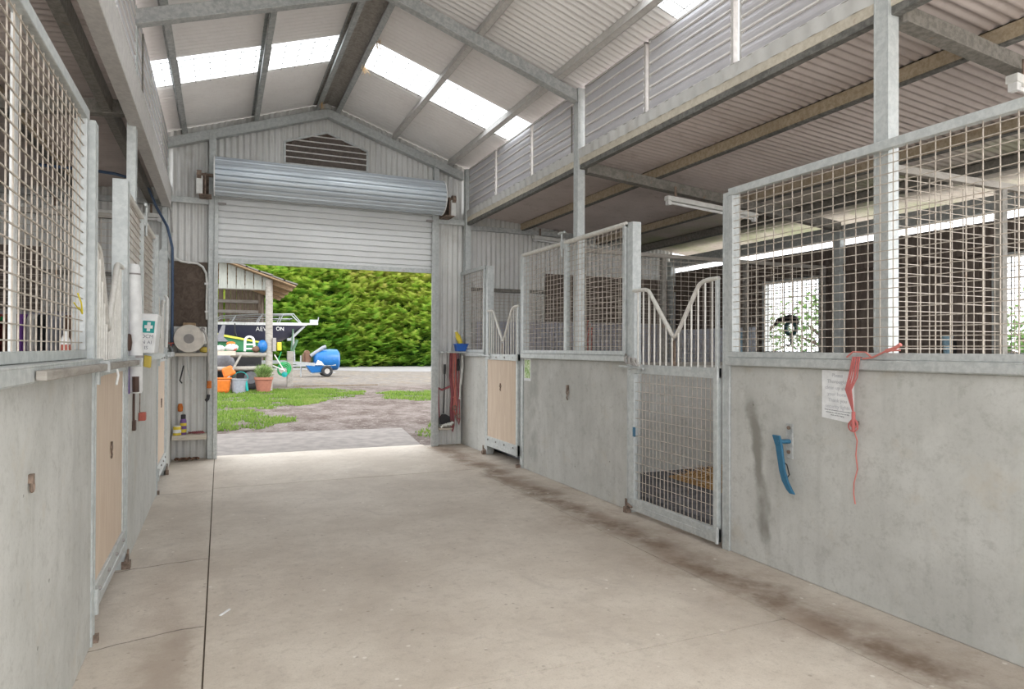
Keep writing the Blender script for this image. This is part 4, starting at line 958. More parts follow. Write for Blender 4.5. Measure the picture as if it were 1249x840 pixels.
mb = MB(); mb.box(-.53, -.15, 8.97, 9.26, 1.29, 1.33); tag(mb.build('wall_shelf', 'wood_bench', bevel=.004), 'timber shelf holding the cream hose reel', 'shelf')
mb = MB(); mb.box(-.53, -.15, 8.97, 9.26, .275, .33); tag(mb.build('wall_shelf', 'wood_bench', bevel=.004), 'low timber shelf holding the spray can and yellow tin', 'shelf')
mb = MB(); mb.box(-.533, -.155, 9.225, 9.262, 1.66, 2.47); tag(mb.build('backing_board', 'board', bevel=.003), 'dark brown board on the wall above the hose reel', 'board')
mb = MB(); mb.tube([(-.55, 9.2, 2.56), (-.52, 9.2, 2.50), (-.45, 9.2, 2.465), (-.36, 9.2, 2.455), (-.27, 9.2, 2.45), (-.21, 9.2, 2.41), (-.17, 9.2, 2.33), (-.158, 9.2, 2.2), (-.162, 9.2, 1.95), (-.158, 9.2, 1.75)], .014, 8)
root = mb.build('conduit', 'white_paint'); tag(root, 'white cable conduit curving round the dark brown board', 'conduit')
mb = MB()
for x, z in ((-.36, 2.455), (-.165, 2.2), (-.16, 1.85)): mb.box(x - .022, x + .022, 9.182, 9.224, z - .012, z + .012)
mb.build('clip', 'white_plastic', root)
mb = MB(); mb.tube([(-1.6, 7.6, 3.13), (-1.17, 7.7, 3.15), (-1.0, 7.85, 3.17), (-.86, 8.1, 3.19), (-.75, 8.5, 3.18), (-.70, 8.85, 3.05), (-.60, 9.10, 2.866), (-.545, 9.10, 2.62), (-.538, 9.10, 2.1), (-.538, 9.08, 1.6), (-.535, 9.05, 1.42)], .016, 8)
tag(mb.build('water_hose', 'cable_blue'), 'dark blue water hose drooping from the lean-to roof to the hose reel', 'hose')
mb = MB(); mb.tube([(-.70, 9.1, 3.30), (-.62, 9.1, 3.22), (-.56, 9.1, 3.05), (-.545, 9.1, 2.8)], .010, 8); tag(mb.build('cable', 'rag'), 'grey cable looping down the corner column by the hose reel', 'cable')
root = thing('hoof_pick', (-.41, 9.0, .97), 'black hook tool hanging under the hose reel shelf', 'hook')
mb = MB(); mb.tube([(-.40, 8.96, 1.29), (-.405, 8.96, 1.18)], .014, 8); mb.build('handle', 'rag', root)
mb = MB(); mb.tube([(-.405, 8.96, 1.18), (-.43, 8.96, 1.06), (-.445, 8.96, 1.0), (-.42, 8.96, .965)], .008, 8); mb.build('hook', 'black', root)
mb = MB(); mb.tube([(-.37, 8.97, 1.29), (-.365, 8.96, 1.15), (-.34, 8.96, 1.03), (-.31, 8.96, .985)], .005, 6); tag(mb.build('wire_hook', 'steel_dull'), 'thin bent wire hanging beside the black hook tool', 'wire')
mb = MB(); mb.lathe([(.0, .0), (.028, .01), (.032, .06), (.022, .10), (0, .105)], (-.45, 9.19, .60), 'z', 12); tag(mb.build('orange_float', 'orange'), 'small orange float hung on the corrugated wall above the tin', 'float')
root = thing('spray_can', (-.41, 9.1, .332), 'purple and yellow spray can on the low shelf', 'spray can')
mb = MB(); mb.lathe([(.032, .332), (.036, .34), (.036, .50), (.028, .525)], (-.41, 9.08, 0), 'z', 18); cn = mb.build('can', 'can_purple', root)
mb = MB(); mb.lathe([(.0367, .36), (.0367, .40)], (-.41, 9.08, 0), 'z', 18); mb.build('label_band', 'yellow', cn); mb = MB(); mb.lathe([(.0367, .44), (.0367, .475)], (-.41, 9.08, 0), 'z', 18); mb.build('label_band', 'yellow', cn)
mb = MB(); mb.lathe([(.028, .525), (.028, .57), (.022, .578)], (-.41, 9.08, 0), 'z', 16); mb.build('cap', 'black', root)
root = thing('yellow_tin', (-.48, 9.07, .332), 'yellow tin on the low shelf beside the spray can', 'tin')
mb = MB(); mb.lathe([(.045, .332), (.047, .34), (.047, .43), (.045, .435)], (-.475, 9.06, 0), 'z', 20); mb.build('can', 'yellow', root)
mb = MB(); mb.lathe([(.041, .435), (.041, .445)], (-.475, 9.06, 0), 'z', 20); mb.build('lid', 'white_plastic', root)
mb = MB(); mb.lathe([(.0475, .36), (.0475, .40)], (-.475, 9.06, 0), 'z', 20); mb.build('label_band', 'white_plastic', root)
mb = MB(); pts = [(-.35 + .17 * (i / 24) + .015 * math.sin(i * 2.1), 9.06 + .03 * math.cos(i * 1.9), .345 + .02 * (i % 3) * .5) for i in range(25)]; mb.tube(pts, .008, 6); tag(mb.build('rope_scrap', 'halter_red'), 'scrap of red rope heaped on the low shelf', 'rope')
mb = MB(); pts = [(-.50 + .26 * (i / 18), 9.12 + .03 * math.sin(i * 1.3), .022 + .01 * abs(math.sin(i))) for i in range(19)]; mb.tube(pts, .016, 6); tag(mb.build('floor_scrap', 'rug_brown'), 'brown rope end lying on the floor under the low shelf', 'rope')
mb = MB(); mb.lathe([(0, 0), (.05, .012), (.06, .04), (.04, .07), (0, .078)], (-.18, 9.17, 1.331), 'z', 14); tag(mb.build('sponge', 'yellow_cloth'), 'yellow sponge on the shelf behind the hose reel', 'sponge')
root = thing('tap', (-.53, 9.0, 1.34), 'small silver tap and coupling cluster at the end of the hose reel shelf', 'tap')
mb = MB(); mb.tube([(-.545, 9.05, 1.40), (-.545, 8.98, 1.40), (-.53, 8.95, 1.37), (-.53, 8.94, 1.33)], .013, 8); mb.build('spout', 'alu', root)
mb = MB(); mb.tube([(-.545, 9.0, 1.41), (-.545, 9.0, 1.45)], .008, 8); mb.tube([(-.575, 9.0, 1.45), (-.515, 9.0, 1.45)], .009, 8); mb.build('tap_handle', 'bag_red', root)

# ------------------------------------------------------------------ first aid side hangings
root = thing('banner_roll', (-.50, 4.97, 1.1), 'rolled white banner with a purple edge strapped to the post beside the nearest plywood door', 'banner')
mb = MB(); pts = [(-.525, 4.96, 1.94), (-.525, 4.96, 1.92), (-.520, 4.96, 1.7), (-.510, 4.96, 1.4), (-.505, 4.96, 1.115), (-.505, 4.96, 1.10)]; mb.tube(pts, .045, 18, rs=[.034, .042, .047, .046, .042, .036])
mb.build('roll', 'white_plastic', root)
mb = MB(); mb.tube([(-.560, 4.915, 1.66), (-.552, 4.908, 1.40), (-.545, 4.908, 1.10)], .012, 10, rs=[.004, .012, .014]); mb.build('purple_edge', 'purple', root)
mb = MB(); mb.lathe([(.047, 0), (.047, .016)], (-.509, 4.96, 1.33), 'z', 16); mb.build('strap', 'grey_mid', root)
mb = MB(); mb.lathe([(.045, 0), (.045, .010)], (-.5245, 4.96, 1.87), 'z', 16); mb.build('strap', 'grey_mid', root)
mb = MB(); mb.lathe([(.0, 0), (.02, .01), (.026, .06), (.02, .11), (.0, .12)], (-.545, 4.90, 1.37), 'z', 12); mb.build('leather_knob', 'leather', root)
mb = MB(); mb.tube([(-.500, 4.912, 1.21), (-.498, 4.912, 1.11)], .020, 8); mb.build('dark_end', 'leather', root)
root = thing('first_aid_box', (-.46, 5.45, 1.36), 'white first aid box with a green cross sign, tilted, on the concrete cap', 'first aid box')
def tl(x, z): # slight lean of the box about its foot
    a = math.radians(-8); dx, dz = x + .545, z - 1.36; return (-.545 + dx * math.cos(a) - dz * math.sin(a) * .6, 1.36 + dz * math.cos(a) + dx * math.sin(a) * .3)
mb = MB(); c = [tl(-.545, 1.36), tl(-.425, 1.36), tl(-.425, 1.64), tl(-.545, 1.64)]
mb.hexa([(c[0][0], 5.30, c[0][1]), (c[1][0], 5.30, c[1][1]), (c[1][0], 5.62, c[1][1]), (c[0][0], 5.62, c[0][1]), (c[3][0], 5.30, c[3][1]), (c[2][0], 5.30, c[2][1]), (c[2][0], 5.62, c[2][1]), (c[3][0], 5.62, c[3][1])]); fa = mb.build('case', 'white_plastic', root, .008)
cx = -.475
def sq(mbx, xa, xb, za, zb, y0, y1): 
    p = [tl(xa, za), tl(xb, za), tl(xb, zb), tl(xa, zb)]; mbx.prism(p, 'y', y0, y1)
mb = MB(); sq(mb, cx - .04, cx + .035, 1.505, 1.59, 5.297, 5.2995); gs = mb.build('green_square', 'teal', fa)
mb = MB(); sq(mb, cx - .028, cx + .024, 1.536, 1.558, 5.2955, 5.297); sq(mb, cx - .012, cx + .009, 1.558, 1.580, 5.2955, 5.297); sq(mb, cx - .012, cx + .009, 1.516, 1.536, 5.2955, 5.297); mb.build('white_cross', 'white_plastic', fa)
for tx, z in (('OCM', 1.478), ('N AI', 1.437), ('IS', 1.398)):
    p = tl(cx - .005, z); lettering(root, 'lettering', tx, 'ink_dark', (p[0], 5.2965, p[1]), (1, 0, -.05), (0.1, 0, 1), .034)
mb = MB(); mb.hexa([(-.50, 5.36, 1.262), (-.455, 5.36, 1.25), (-.455, 5.42, 1.25), (-.50, 5.42, 1.262), (-.495, 5.36, 1.345), (-.45, 5.36, 1.335), (-.45, 5.42, 1.335), (-.495, 5.42, 1.345)])
tag(mb.build('pouch', 'yellow_cloth', bevel=.008), 'small yellow pouch hanging below the first aid box', 'pouch')
root = thing('leather_strap', (-.53, 5.2, .86), 'dark leather strap hanging down the concrete below the white banner', 'strap')
mb = MB(); mb.box(-.545, -.533, 5.19, 5.225, .87, 1.28); mb.build('strap', 'leather', root)
mb = MB(); mb.box(-.5465, -.525, 5.18, 5.235, .83, .90); mb.build('end', 'leather', root, .004)
root = thing('red_block', (-.53, 5.6, .86), 'small red block fixed to the concrete beside the leather strap', 'block')
mb = MB(); mb.box(-.546, -.50, 5.55, 5.62, .86, .92); mb.build('body', 'bag_red', root, .006)
mb = MB(); mb.tube([(-.54, 5.585, .92), (-.54, 5.59, 1.10)], .004, 6); mb.build('wire', 'rust', root)
mb = MB(); mb.tube([(-.50, 7.50, 1.40), (-.49, 7.50, 1.88), (-.51, 7.50, 1.92)], .016, 10); tag(mb.build('white_pipe', 'white_paint'), 'white pipe standing up beside the plywood door past the first aid box', 'pipe')
mb = MB(); mb.tube([(-.562, 3.28, 1.585), (-.553, 3.33, 1.56), (-.558, 3.37, 1.57), (-.556, 3.43, 1.545)], .003, 6); mb.tube([(-.562, 3.36, 1.63), (-.553, 3.39, 1.59), (-.556, 3.43, 1.548)], .0035, 6)
tag(mb.build('yellow_rope', 'yellow_rope'), 'yellow cord knotted through the nearest mesh', 'cord')
# rugs draped on a rail seen through the nearest mesh
root = thing('rug_rail', (-1.4, 5.86, 1.22), 'green rail for rugs fixed along the partition behind the nearest mesh', 'rail')
mb = MB(); mb.tube([(-2.0, 5.84, 1.60), (-.86, 5.84, 1.60)], .016, 8); mb.build('rail', 'green_hose', root)
mb = MB()
for x in (-1.9, -.92): mb.beam((x, 5.84, 1.60), (x, 5.98, 1.50), .02, .02)
mb.build('bracket', 'black', root)
for x0, x1, zb, mt, lb in [(-1.62, -1.44, .85, 'rug_red', 'dark red rug draped on the rail, furthest from the aisle'), (-1.42, -1.34, .9, 'rug_brown', 'brown rug draped on the rail'), (-1.325, -1.285, .95, 'rug_purple', 'narrow purple rug draped on the rail'), (-1.275, -1.225, .9, 'rag', 'pale rug draped on the rail'),
                          (-1.215, -1.165, .9, 'black', 'black rug draped on the rail'), (-1.155, -1.06, .9, 'rug_grey', 'grey rug draped on the rail'), (-1.05, -.97, .9, 'rug_brown', 'brown rug draped on the rail, nearest the aisle')]:
    drape('horse_rug', x0, x1, 5.84, 1.625, zb, mt, lb + ' behind the nearest mesh', 'rug', 'horse rugs on the green rail', .02)
root = thing('drench_bottle', (-.625, 3.47, 1.345), 'white bottle with a red label standing on the cap behind the nearest mesh', 'bottle')
mb = MB(); mb.lathe([(.017, 1.345), (.019, 1.35), (.019, 1.43), (.008, 1.452), (.008, 1.47)], (-.625, 3.47, 0), 'z', 14); mb.build('body', 'white_plastic', root)
mb = MB(); mb.lathe([(.0195, 1.365), (.0195, 1.41)], (-.625, 3.47, 0), 'z', 14); mb.build('label_band', 'bag_red', root)


# ------------------------------------------------------------------ outdoors: shed, fence, boat, tractor
root = thing('open_shed', (-1.5, 25, 0), 'weathered open timber shed with pale gable boards outside the door', 'shed')
mb = MB(); x = -3.2
while x < 1.30:
    w = .235; zt = lambda q: 3.66 + (1.45 - q) * .345 - .01
    mb.hexa([(x, 23.13, 3.29), (x + w, 23.13, 3.29), (x + w, 23.16, 3.29), (x, 23.16, 3.29), (x, 23.13, zt(x)), (x + w, 23.13, zt(x + w)), (x + w, 23.16, zt(x + w)), (x, 23.16, zt(x))]); x += .262
mb.build('gable_boards', 'wood_pale', root)
mb = MB(); mb.box(-3.2, 1.4, 23.16, 23.28, 3.27, 3.42); mb.build('head_beam', 'wood_grey', root)
mb = MB(); mb.tube([(1.46, 23.12, 0), (1.45, 23.12, 3.62)], .115, 14); mb.build('post', 'wood_grey', root)
mb = MB(); mb.tube([(1.46, 28.2, 0), (1.45, 28.2, 3.5)], .10, 10); mb.build('post', 'wood_dark', root)
mb = MB()
def rs(x): return 3.66 + (1.45 - x) * .345
pr = [(2.25, rs(2.25)), (-1.5, rs(-1.5)), (-1.5, rs(-1.5) + .05), (2.25, rs(2.25) + .05)]; mb.prism(pr, 'y', 22.75, 28.6); mb.build('roof_deck', 'wood_tan', root)
mb = MB()
for i in range(10):
    xa = 2.30 - i * .38; r_ = random.Random(i)
    for j in range(14):
        y = 22.7 + j * .42; dz = r_.uniform(0, .035)
        mb.hexa([(xa, y, rs(xa) + .05 + dz), (xa, y + .40, rs(xa) + .05 + dz), (xa - .44, y + .40, rs(xa - .44) + .06), (xa - .44, y, rs(xa - .44) + .06), (xa, y, rs(xa) + .10 + dz), (xa, y + .40, rs(xa) + .10 + dz), (xa - .44, y + .40, rs(xa - .44) + .10), (xa - .44, y, rs(xa - .44) + .10)])
mb.build('roof_shakes', 'shingle', root)
for i in range(4):
    y = 23.3 + i * 1.6; mb = MB(); mb.beam((2.2, y, rs(2.2) - .07), (-1.5, y, rs(-1.5) - .07), .06, .12); mb.build('rafter', 'wood_tan', root)
mb = MB(); x = -3.2; i = 0
while x < 1.5:
    w = .17 if x < .0 else .20; mb.box(x, x + w, 28.25, 28.29, .2, 3.66 + (1.45 - x - w) * .345 - .02); x += w + (.07 if x < .0 else .006); i += 1
mb.build('back_boards', 'wood_dark', root)
for z in (2.75, 3.15): 
    mb = MB(); mb.box(-3.2, 1.5, 28.15, 28.24, z, z + .12); mb.build('back_rail', 'wood_grey', root)
# rail fence in front of the shed
root = thing('rail_fence', (.3, 23.1, 0), 'grey timber fence with two rails in front of the shed', 'fence')
mb = MB(); mb.box(-2.5, .45, 22.96, 23.2, 1.15, 1.29); mb.build('top_plank', 'wood_bench', root)
mb = MB(); mb.tube([(.3, 23.1, 1.17), (1.38, 23.1, 1.17)], .085, 10); mb.build('round_rail', 'wood_grey', root)
mb = MB(); mb.tube([(-2.5, 23.1, .72), (1.38, 23.1, .73)], .072, 10); mb.build('lower_rail', 'wood_grey', root)
mb = MB(); mb.beam((.22, 22.9, .42), (.62, 22.92, 1.2), .09, .06); mb.build('brace', 'wood_grey', root)
mb = MB(); mb.tube([(-.6, 23.1, 0), (-.6, 23.1, 1.15)], .09, 10); mb.build('post', 'wood_grey', root)
# boat on its trailer
root = thing('boat', (1, 27, 1.0), 'navy boat with a white gunwale and silver bow rails under the shed roof', 'boat')
sts = [(-2.2, .95, 1.0), (-.5, 1.0, 1.05), (.8, .98, 1.15), (1.6, .85, 1.35), (2.2, .6, 1.6), (2.75, .3, 1.85), (3.05, .04, 2.1)]
mb = MB(); vs = []
for x, b, k in sts:
    xk = x - (.0 if x < 1.5 else (x - 1.5) * .18)
    for yy, zz in ((-b, 2.24 + max(0, x - 1) * .02), (-b * .92, (2.24 + k) / 2 + .1), (-b * .65, k + .18), (0, k), (b * .65, k + .18), (b * .92, (2.24 + k) / 2 + .1), (b, 2.24 + max(0, x - 1) * .02)): vs.append((x if zz > 2.1 else xk, 27 + yy, zz))
m = 7; k = len(sts); mb.add(vs, [(i * m + j, i * m + j + 1, (i + 1) * m + j + 1, (i + 1) * m + j) for i in range(k - 1) for j in range(m - 1)] + [tuple(range(m))] + [(i * m, (i + 1) * m, (i + 1) * m + 6, i * m + 6) for i in range(k - 1)], True); hl = mb.build('hull', 'navy', root, sharp=50)
mb = MB()
for sg in (-1, 1):
    p = [(x, 27 + sg * b * 1.01, 2.27 + max(0, x - 1) * .02) for x, b, _ in sts]
    for a, b in zip(p, p[1:]): mb.beam(a, b, .09, .10)
mb.beam((2.9, 27, 2.32), (3.5, 27, 2.34), .16, .07); mb.build('gunwale', 'white_plastic', root)
for sg in (-1, 1):
    mb = MB(); p = [(-.3, 27 + sg * .98, 2.3), (.0, 27 + sg * .98, 2.52), (1.2, 27 + sg * .9, 2.62), (2.55, 27 + sg * .42, 2.68), (2.85, 27 + sg * .22, 2.35)]; mb.tube(p, .024, 8)
    for x, b, h in ((.35, .97, 2.55), (1.25, .88, 2.62), (2.0, .66, 2.65)): mb.tube([(x, 27 + sg * b, 2.3), (x + .15, 27 + sg * b, h)], .02, 8)
    mb.tube([(.3, 27 + sg * .97, 2.42), (1.3, 27 + sg * .88, 2.46), (2.5, 27 + sg * .44, 2.5)], .015, 6)
    mb.build('bow_rail', 'alu', root)
mb = MB(); mb.lathe([(.05, -.06), (.05, .06)], (3.42, 27, 2.42), 'y', 12); mb.box(3.2, 3.5, 26.93, 26.95, 2.36, 2.5); mb.box(3.2, 3.5, 27.05, 27.07, 2.36, 2.5); mb.tube([(3.49, 27, 2.4), (3.53, 27, 2.6)], .02, 6); mb.build('anchor_roller', 'alu', root)
lettering(hl, 'lettering', 'AEW', 'white_plastic', (1.42, 26.10, 2.08), (1, .13, 0), (0, 0, 1), .22); lettering(hl, 'lettering', 'ON', 'white_plastic', (2.04, 26.26, 2.10), (1, .4, 0), (0, 0, 1), .2)
root = thing('boat_trailer', (1.2, 27, 0), 'silver boat trailer carrying the navy boat', 'trailer')
mb = MB(); mb.beam((-2.2, 26.5, .85), (2.3, 26.8, .85), .08, .12); mb.beam((-2.2, 27.5, .85), (2.3, 27.2, .85), .08, .12); mb.beam((2.2, 27, .85), (3.4, 27, .75), .1, .12); mb.build('frame', 'alu', root)
mb = MB(); mb.tube([(2.62, 27, .8), (2.55, 26.9, 2.05)], .05, 8); mb.beam((2.5, 27, 1.75), (3.0, 27, 2.25), .08, .08); mb.beam((2.35, 27, 1.72), (2.6, 27, 1.72), .1, .1); mb.build('winch_post', 'alu', root)
for x, y in ((-.2, 26.2), (-.2, 27.8)):
    mb = MB(); mb.torus((x, y, .42 - .045), .28, .10, 'y', 24, 10); mb.lathe([(.2, -.06), (.2, .06)], (x, y, .375), 'y', 18); mb.build('wheel', 'black_rubber', root)
# small green tractor
root = thing('garden_tractor', (.6, 24.6, 0), 'green tractor with a yellow stripe behind the timber fence', 'tractor')
mb = MB(); mb.hexa([(-1.2, 24.3, 1.25), (1.35, 24.3, 1.25), (1.35, 25.1, 1.25), (-1.2, 25.1, 1.25), (-1.2, 24.35, 2.02), (1.35, 24.35, 1.60), (1.35, 25.05, 1.60), (-1.2, 25.05, 2.02)]); mb.build('bonnet', 'green_paint', root, .05)
mb = MB(); mb.hexa([(-.1, 24.28, 1.80), (1.3, 24.28, 1.545), (1.3, 24.33, 1.545), (-.1, 24.33, 1.80), (-.1, 24.28, 1.88), (1.3, 24.28, 1.60), (1.3, 24.33, 1.60), (-.1, 24.33, 1.88)]); mb.build('stripe', 'stripe_yellow', root)
mb = MB(); mb.box(-1.0, 1.3, 24.4, 25.0, .55, 1.25); mb.build('chassis', 'black', root, .03)
mb = MB(); mb.torus((.45, 24.7, 1.95), .27, .022, 'x', 24, 6); mb.tube([(.45, 24.7, 1.95), (.6, 24.7, 1.5)], .025, 8); mb.build('steering_wheel', 'black', root)
mb = MB(); mb.prism([(-.15, 1.6), (.25, 1.6), (.1, 1.75), (.15, 2.15), (.05, 2.15), (-.1, 1.78)], 'y', 24.2, 24.32); mb.build('lever_guard', 'rug_grey', root)
for x, r in ((.95, .44), (-.75, .3)):
    for y in (24.15, 25.2):
        mb = MB(); mb.torus((x, y, r - .045), r * .72, r * .27, 'y', 28, 10); ty = mb.build('tyre', 'black_rubber', root)
        mb = MB(); mb.lathe([(r * .5, -.05), (r * .5, .05)], (x, y, r - .045), 'y', 20); mb.build('hub', 'rug_grey', ty)
# odds and ends lying on the fence plank
def clutter(name, lb, cat, pts): 
    return tag(pts[0].build(name, pts[1], bevel=pts[2]), lb, cat)
root = thing('plastic_stand', (.9, 23.08, 1.25), 'white plastic hoop stand on the fence rail', 'stand')
mb = MB(); mb.torus((.86, 23.08, 1.62), .13, .035, 'y', 20, 8, 0, PI); mb.tube([(.73, 23.08, 1.62), (.72, 23.08, 1.28)], .035, 8); mb.tube([(.99, 23.08, 1.62), (1.02, 23.08, 1.28)], .035, 8)
for z in (1.36, 1.5): mb.tube([(.73, 23.08, z), (1.0, 23.08, z)], .025, 8)
mb.build('frame', 'white_plastic', root)
def bag(name, c, r, mat, lb, cat, k=0, parent=None):
    mb = MB(); n, m = 14, 8; vs = []; rn = random.Random(k)
    ph = [rn.uniform(0, 6) for _ in range(4)]
    for i in range(m + 1):
        th = PI * i / m
        for j in range(n):
            a = 2 * PI * j / n; q = 1 + .13 * math.sin(3 * a + ph[0]) * math.sin(2 * th + ph[1]) + .1 * math.sin(5 * a + ph[2]) * math.sin(th)
            vs.append((c[0] + r[0] * q * math.sin(th) * math.cos(a), c[1] + r[1] * q * math.sin(th) * math.sin(a), c[2] + r[2] * (1 - q * math.cos(th))))
    mb.add(vs, [(i * n + j, i * n + (j + 1) % n, (i + 1) * n + (j + 1) % n, (i + 1) * n + j) for i in range(m) for j in range(n)], True)
    o = mb.build(name, mat, parent, sharp=180)
    return o if parent else tag(o, lb, cat)
bag('tarpaulin_bundle', (1.26, 23.05, 1.25), (.15, .13, .19), 'tank_blue', 'crumpled blue tarpaulin bundle on the rail beside the shed post', 'tarpaulin', 1)
bag('feed_bag', (.33, 23.05, 1.29), (.20, .14, .11), 'white_plastic', 'crumpled white bag with red print on the fence plank', 'bag', 2)
bag('orange_bag', (.30, 23.12, 1.47), (.13, .1, .06), 'orange', 'orange bag on top of the white bag on the fence plank', 'bag', 3)
bag('white_sack', (-.02, 23.05, 1.29), (.16, .13, .09), 'paper', 'flat white sack at the jamb end of the fence plank', 'sack', 4)
bag('brown_bag', (1.06, 23.05, 1.25), (.11, .1, .10), 'rug_brown', 'small brown bag on the rail beside the blue tarpaulin', 'bag', 5)
bag('red_bag', (.42, 22.98, 1.29), (.08, .06, .06), 'bag_red', 'small red bag in front of the white bag', 'bag', 6)
bag('grey_cover', (.05, 23.75, .62), (.42, .3, .3), 'rug_grey', 'grey cover bundled behind the fence rails', 'cover', 7)
mb = MB(); mb.box(1.56, 1.67, 23.0, 23.12, 1.28, 1.72); tag(mb.build('meter_box', 'grey_mid', bevel=.01), 'grey meter box fixed to the shed post', 'meter box')
mb = MB(); mb.box(1.72, 1.86, 23.3, 23.42, 1.30, 1.58); tag(mb.build('yellow_can', 'yellow', bevel=.02), 'yellow can behind the shed post', 'can')
# buckets and pot
root = thing('orange_bucket', (.08, 22.95, -.045), 'upright orange plastic tub on the grass by the jamb', 'tub', 'orange tubs')
mb = MB(); mb.hexa([(-.14, 22.85, -.045), (.26, 22.85, -.045), (.26, 23.1, -.045), (-.14, 23.1, -.045), (-.19, 22.8, .42), (.33, 22.8, .42), (.33, 23.15, .42), (-.19, 23.15, .42)]); mb.build('body', 'orange', root, .07)
mb = MB(); mb.box(-.2, .34, 22.79, 23.16, .40, .45); mb.build('rim', 'orange', root, .015)
root = thing('orange_tub', (.3, 22.98, .45), 'orange plastic tub tipped over on top of the other one', 'tub', 'orange tubs')
mb = MB(); q = Matrix.Rotation(math.radians(-24), 3, 'Y'); cc = Vector((.24, 22.97, .63))
mb.hexa([cc + q @ Vector(v) for v in [(-.20, -.13, -.15), (.20, -.13, -.15), (.20, .13, -.15), (-.20, .13, -.15), (-.16, -.11, .17), (.16, -.11, .17), (.16, .11, .17), (-.16, .11, .17)]]); mb.build('body', 'orange', root, .06)
root = thing('grey_bucket', (.58, 22.98, -.045), 'grey plastic bucket between the orange tubs and the flower pot', 'bucket')
mb = MB(); mb.lathe([(.20, -.045), (.25, .36), (.265, .37), (.265, .40), (.24, .40), (.2, .0), (.0, .0)], (.56, 22.98, 0), 'z', 24); mb.build('body', 'bucket_grey', root)
mb = MB(); mb.torus((.60, 22.98, .40), .22, .012, 'y', 16, 6, 0, PI * .9); mb.build('handle', 'teal', root)
mb = MB(); mb.tube([(.72, 22.9, .4), (.80, 22.88, .02)], .03, 8, rs=[.07, .04]); tag(mb.build('plastic_scoop', 'teal'), 'teal plastic scoop leaning on the grey bucket', 'scoop')
root = thing('flower_pot', (1.29, 22.95, -.045), 'terracotta pot with a bushy green plant in front of the shed post', 'pot')
mb = MB(); mb.lathe([(.20, -.045), (.27, .36), (.295, .37), (.295, .45), (.26, .45), (.24, .38), (0, .37)], (1.29, 22.95, 0), 'z', 28); mb.build('pot', 'terracotta', root)
def herb():
    a = random.uniform(0, 6.28); r = random.uniform(0, .3); return (1.29 + r * .6 * math.cos(a), 22.95 + r * .6 * math.sin(a), .40 + random.uniform(0, .28)), (math.cos(a) * r * 3 + random.uniform(-.4, .6), math.sin(a) * r * 3, random.uniform(.3, 1.2)), random.random(), random.uniform(.4, 1)
tufts('plant', 1100, herb, None, None, 'herb', .26, .008, None, root)
root = thing('hose_post', (2.36, 25.9, -.045), 'wooden post with a green hose and valve beside the shed', 'post', None, 'thing')
mb = MB(); mb.box(2.26, 2.47, 25.8, 26.0, -.045, 1.27); mb.build('post', 'wood_grey', root, .015)
mb = MB()
for k in range(4): mb.torus((2.10 + .02 * k, 25.74, .55 + .03 * k), .17 + .02 * k, .022, 'y', 24, 6)
mb.tube([(2.05, 25.72, .7), (1.95, 25.72, 1.0), (2.05, 25.72, 1.25)], .02, 6); mb.build('hose_coil', 'green_hose', root)
mb = MB(); mb.lathe([(0, -.06), (.10, -.04), (.10, .04), (0, .06)], (2.16, 25.70, .42), 'y', 16); mb.build('valve', 'teal', root)
mb = MB(); mb.beam((1.80, 25.6, 1.15), (2.15, 25.62, .55), .05, .04); mb.beam((1.75, 25.6, .75), (2.1, 25.62, .6), .05, .04); mb.build('white_strut', 'white_paint', root)
mb = MB(); mb.tube([(2.45, 25.9, 1.25), (2.62, 25.9, 1.7)], .05, 8); mb.tube([(2.40, 25.9, 1.25), (2.47, 25.9, 2.1)], .025, 8); mb.build('green_branch', 'moss', root)
mb = MB(); mb.box(2.5, 5.6, 25.7, 25.8, -.045, .0); tag(mb.build('timber_edging', 'wood_dark'), 'dark timber edging lying on the gravel beside the hose post', 'timber')
# blue tank sprayer on wheels
root = thing('sprayer_trailer', (4.8, 34.5, -.045), 'blue tank trailer with an engine pump on the gravel', 'trailer')
mb = MB(); mb.lathe([(.0, 4.25), (.30, 4.28), (.44, 4.42), (.52, 4.75), (.54, 5.1), (.52, 5.42), (.40, 5.52), (0, 5.54)], (0, 34.5, .80), 'x', 26); mb.build('tank', 'tank_blue', root)
mb = MB(); mb.hexa([(4.15, 34.1, .16), (5.1, 34.1, .22), (5.1, 34.9, .22), (4.15, 34.9, .16), (3.85, 34.05, .55), (5.15, 34.05, .60), (5.15, 34.95, .60), (3.85, 34.95, .55)]); mb.build('tray', 'tank_blue', root, .02)
mb = MB(); mb.beam((3.5, 34.15, .52), (5.3, 34.05, .56), .06, .08); mb.beam((3.5, 34.85, .52), (5.3, 34.95, .56), .06, .08); mb.beam((4.1, 34.2, .14), (5.3, 34.2, .18), .05, .05); mb.beam((3.2, 34.5, .5), (4.2, 34.5, .5), .06, .08); mb.build('frame', 'alu', root)
mb = MB(); mb.tube([(3.66, 34.4, -.04), (3.66, 34.4, 1.02)], .035, 8); mb.build('jack_stand', 'alu', root)
for y in (34.0, 35.0):
    mb = MB(); mb.torus((4.87, y, .245), .20, .085, 'y', 26, 10); ty = mb.build('tyre', 'black_rubber', root)
    mb = MB(); mb.lathe([(.13, -.05), (.13, .05)], (4.87, y, .245), 'y', 18); mb.build('hub', 'rag', ty)
mb = MB(); mb.box(3.75, 4.15, 34.3, 34.7, .7, 1.1); mb.lathe([(.13, -.22), (.13, .22)], (3.95, 34.5, 1.15), 'y', 14); mb.box(3.85, 4.05, 34.2, 34.28, .55, 1.2); mb.build('engine', 'rug_brown', root, .02)
mb = MB(); mb.tube([(4.1, 34.3, 1.0), (4.4, 34.3, 1.2), (4.72, 34.3, 1.42), (4.85, 34.3, 1.46)], .09, 10); mb.build('intake_pipe', 'bucket_grey', root)
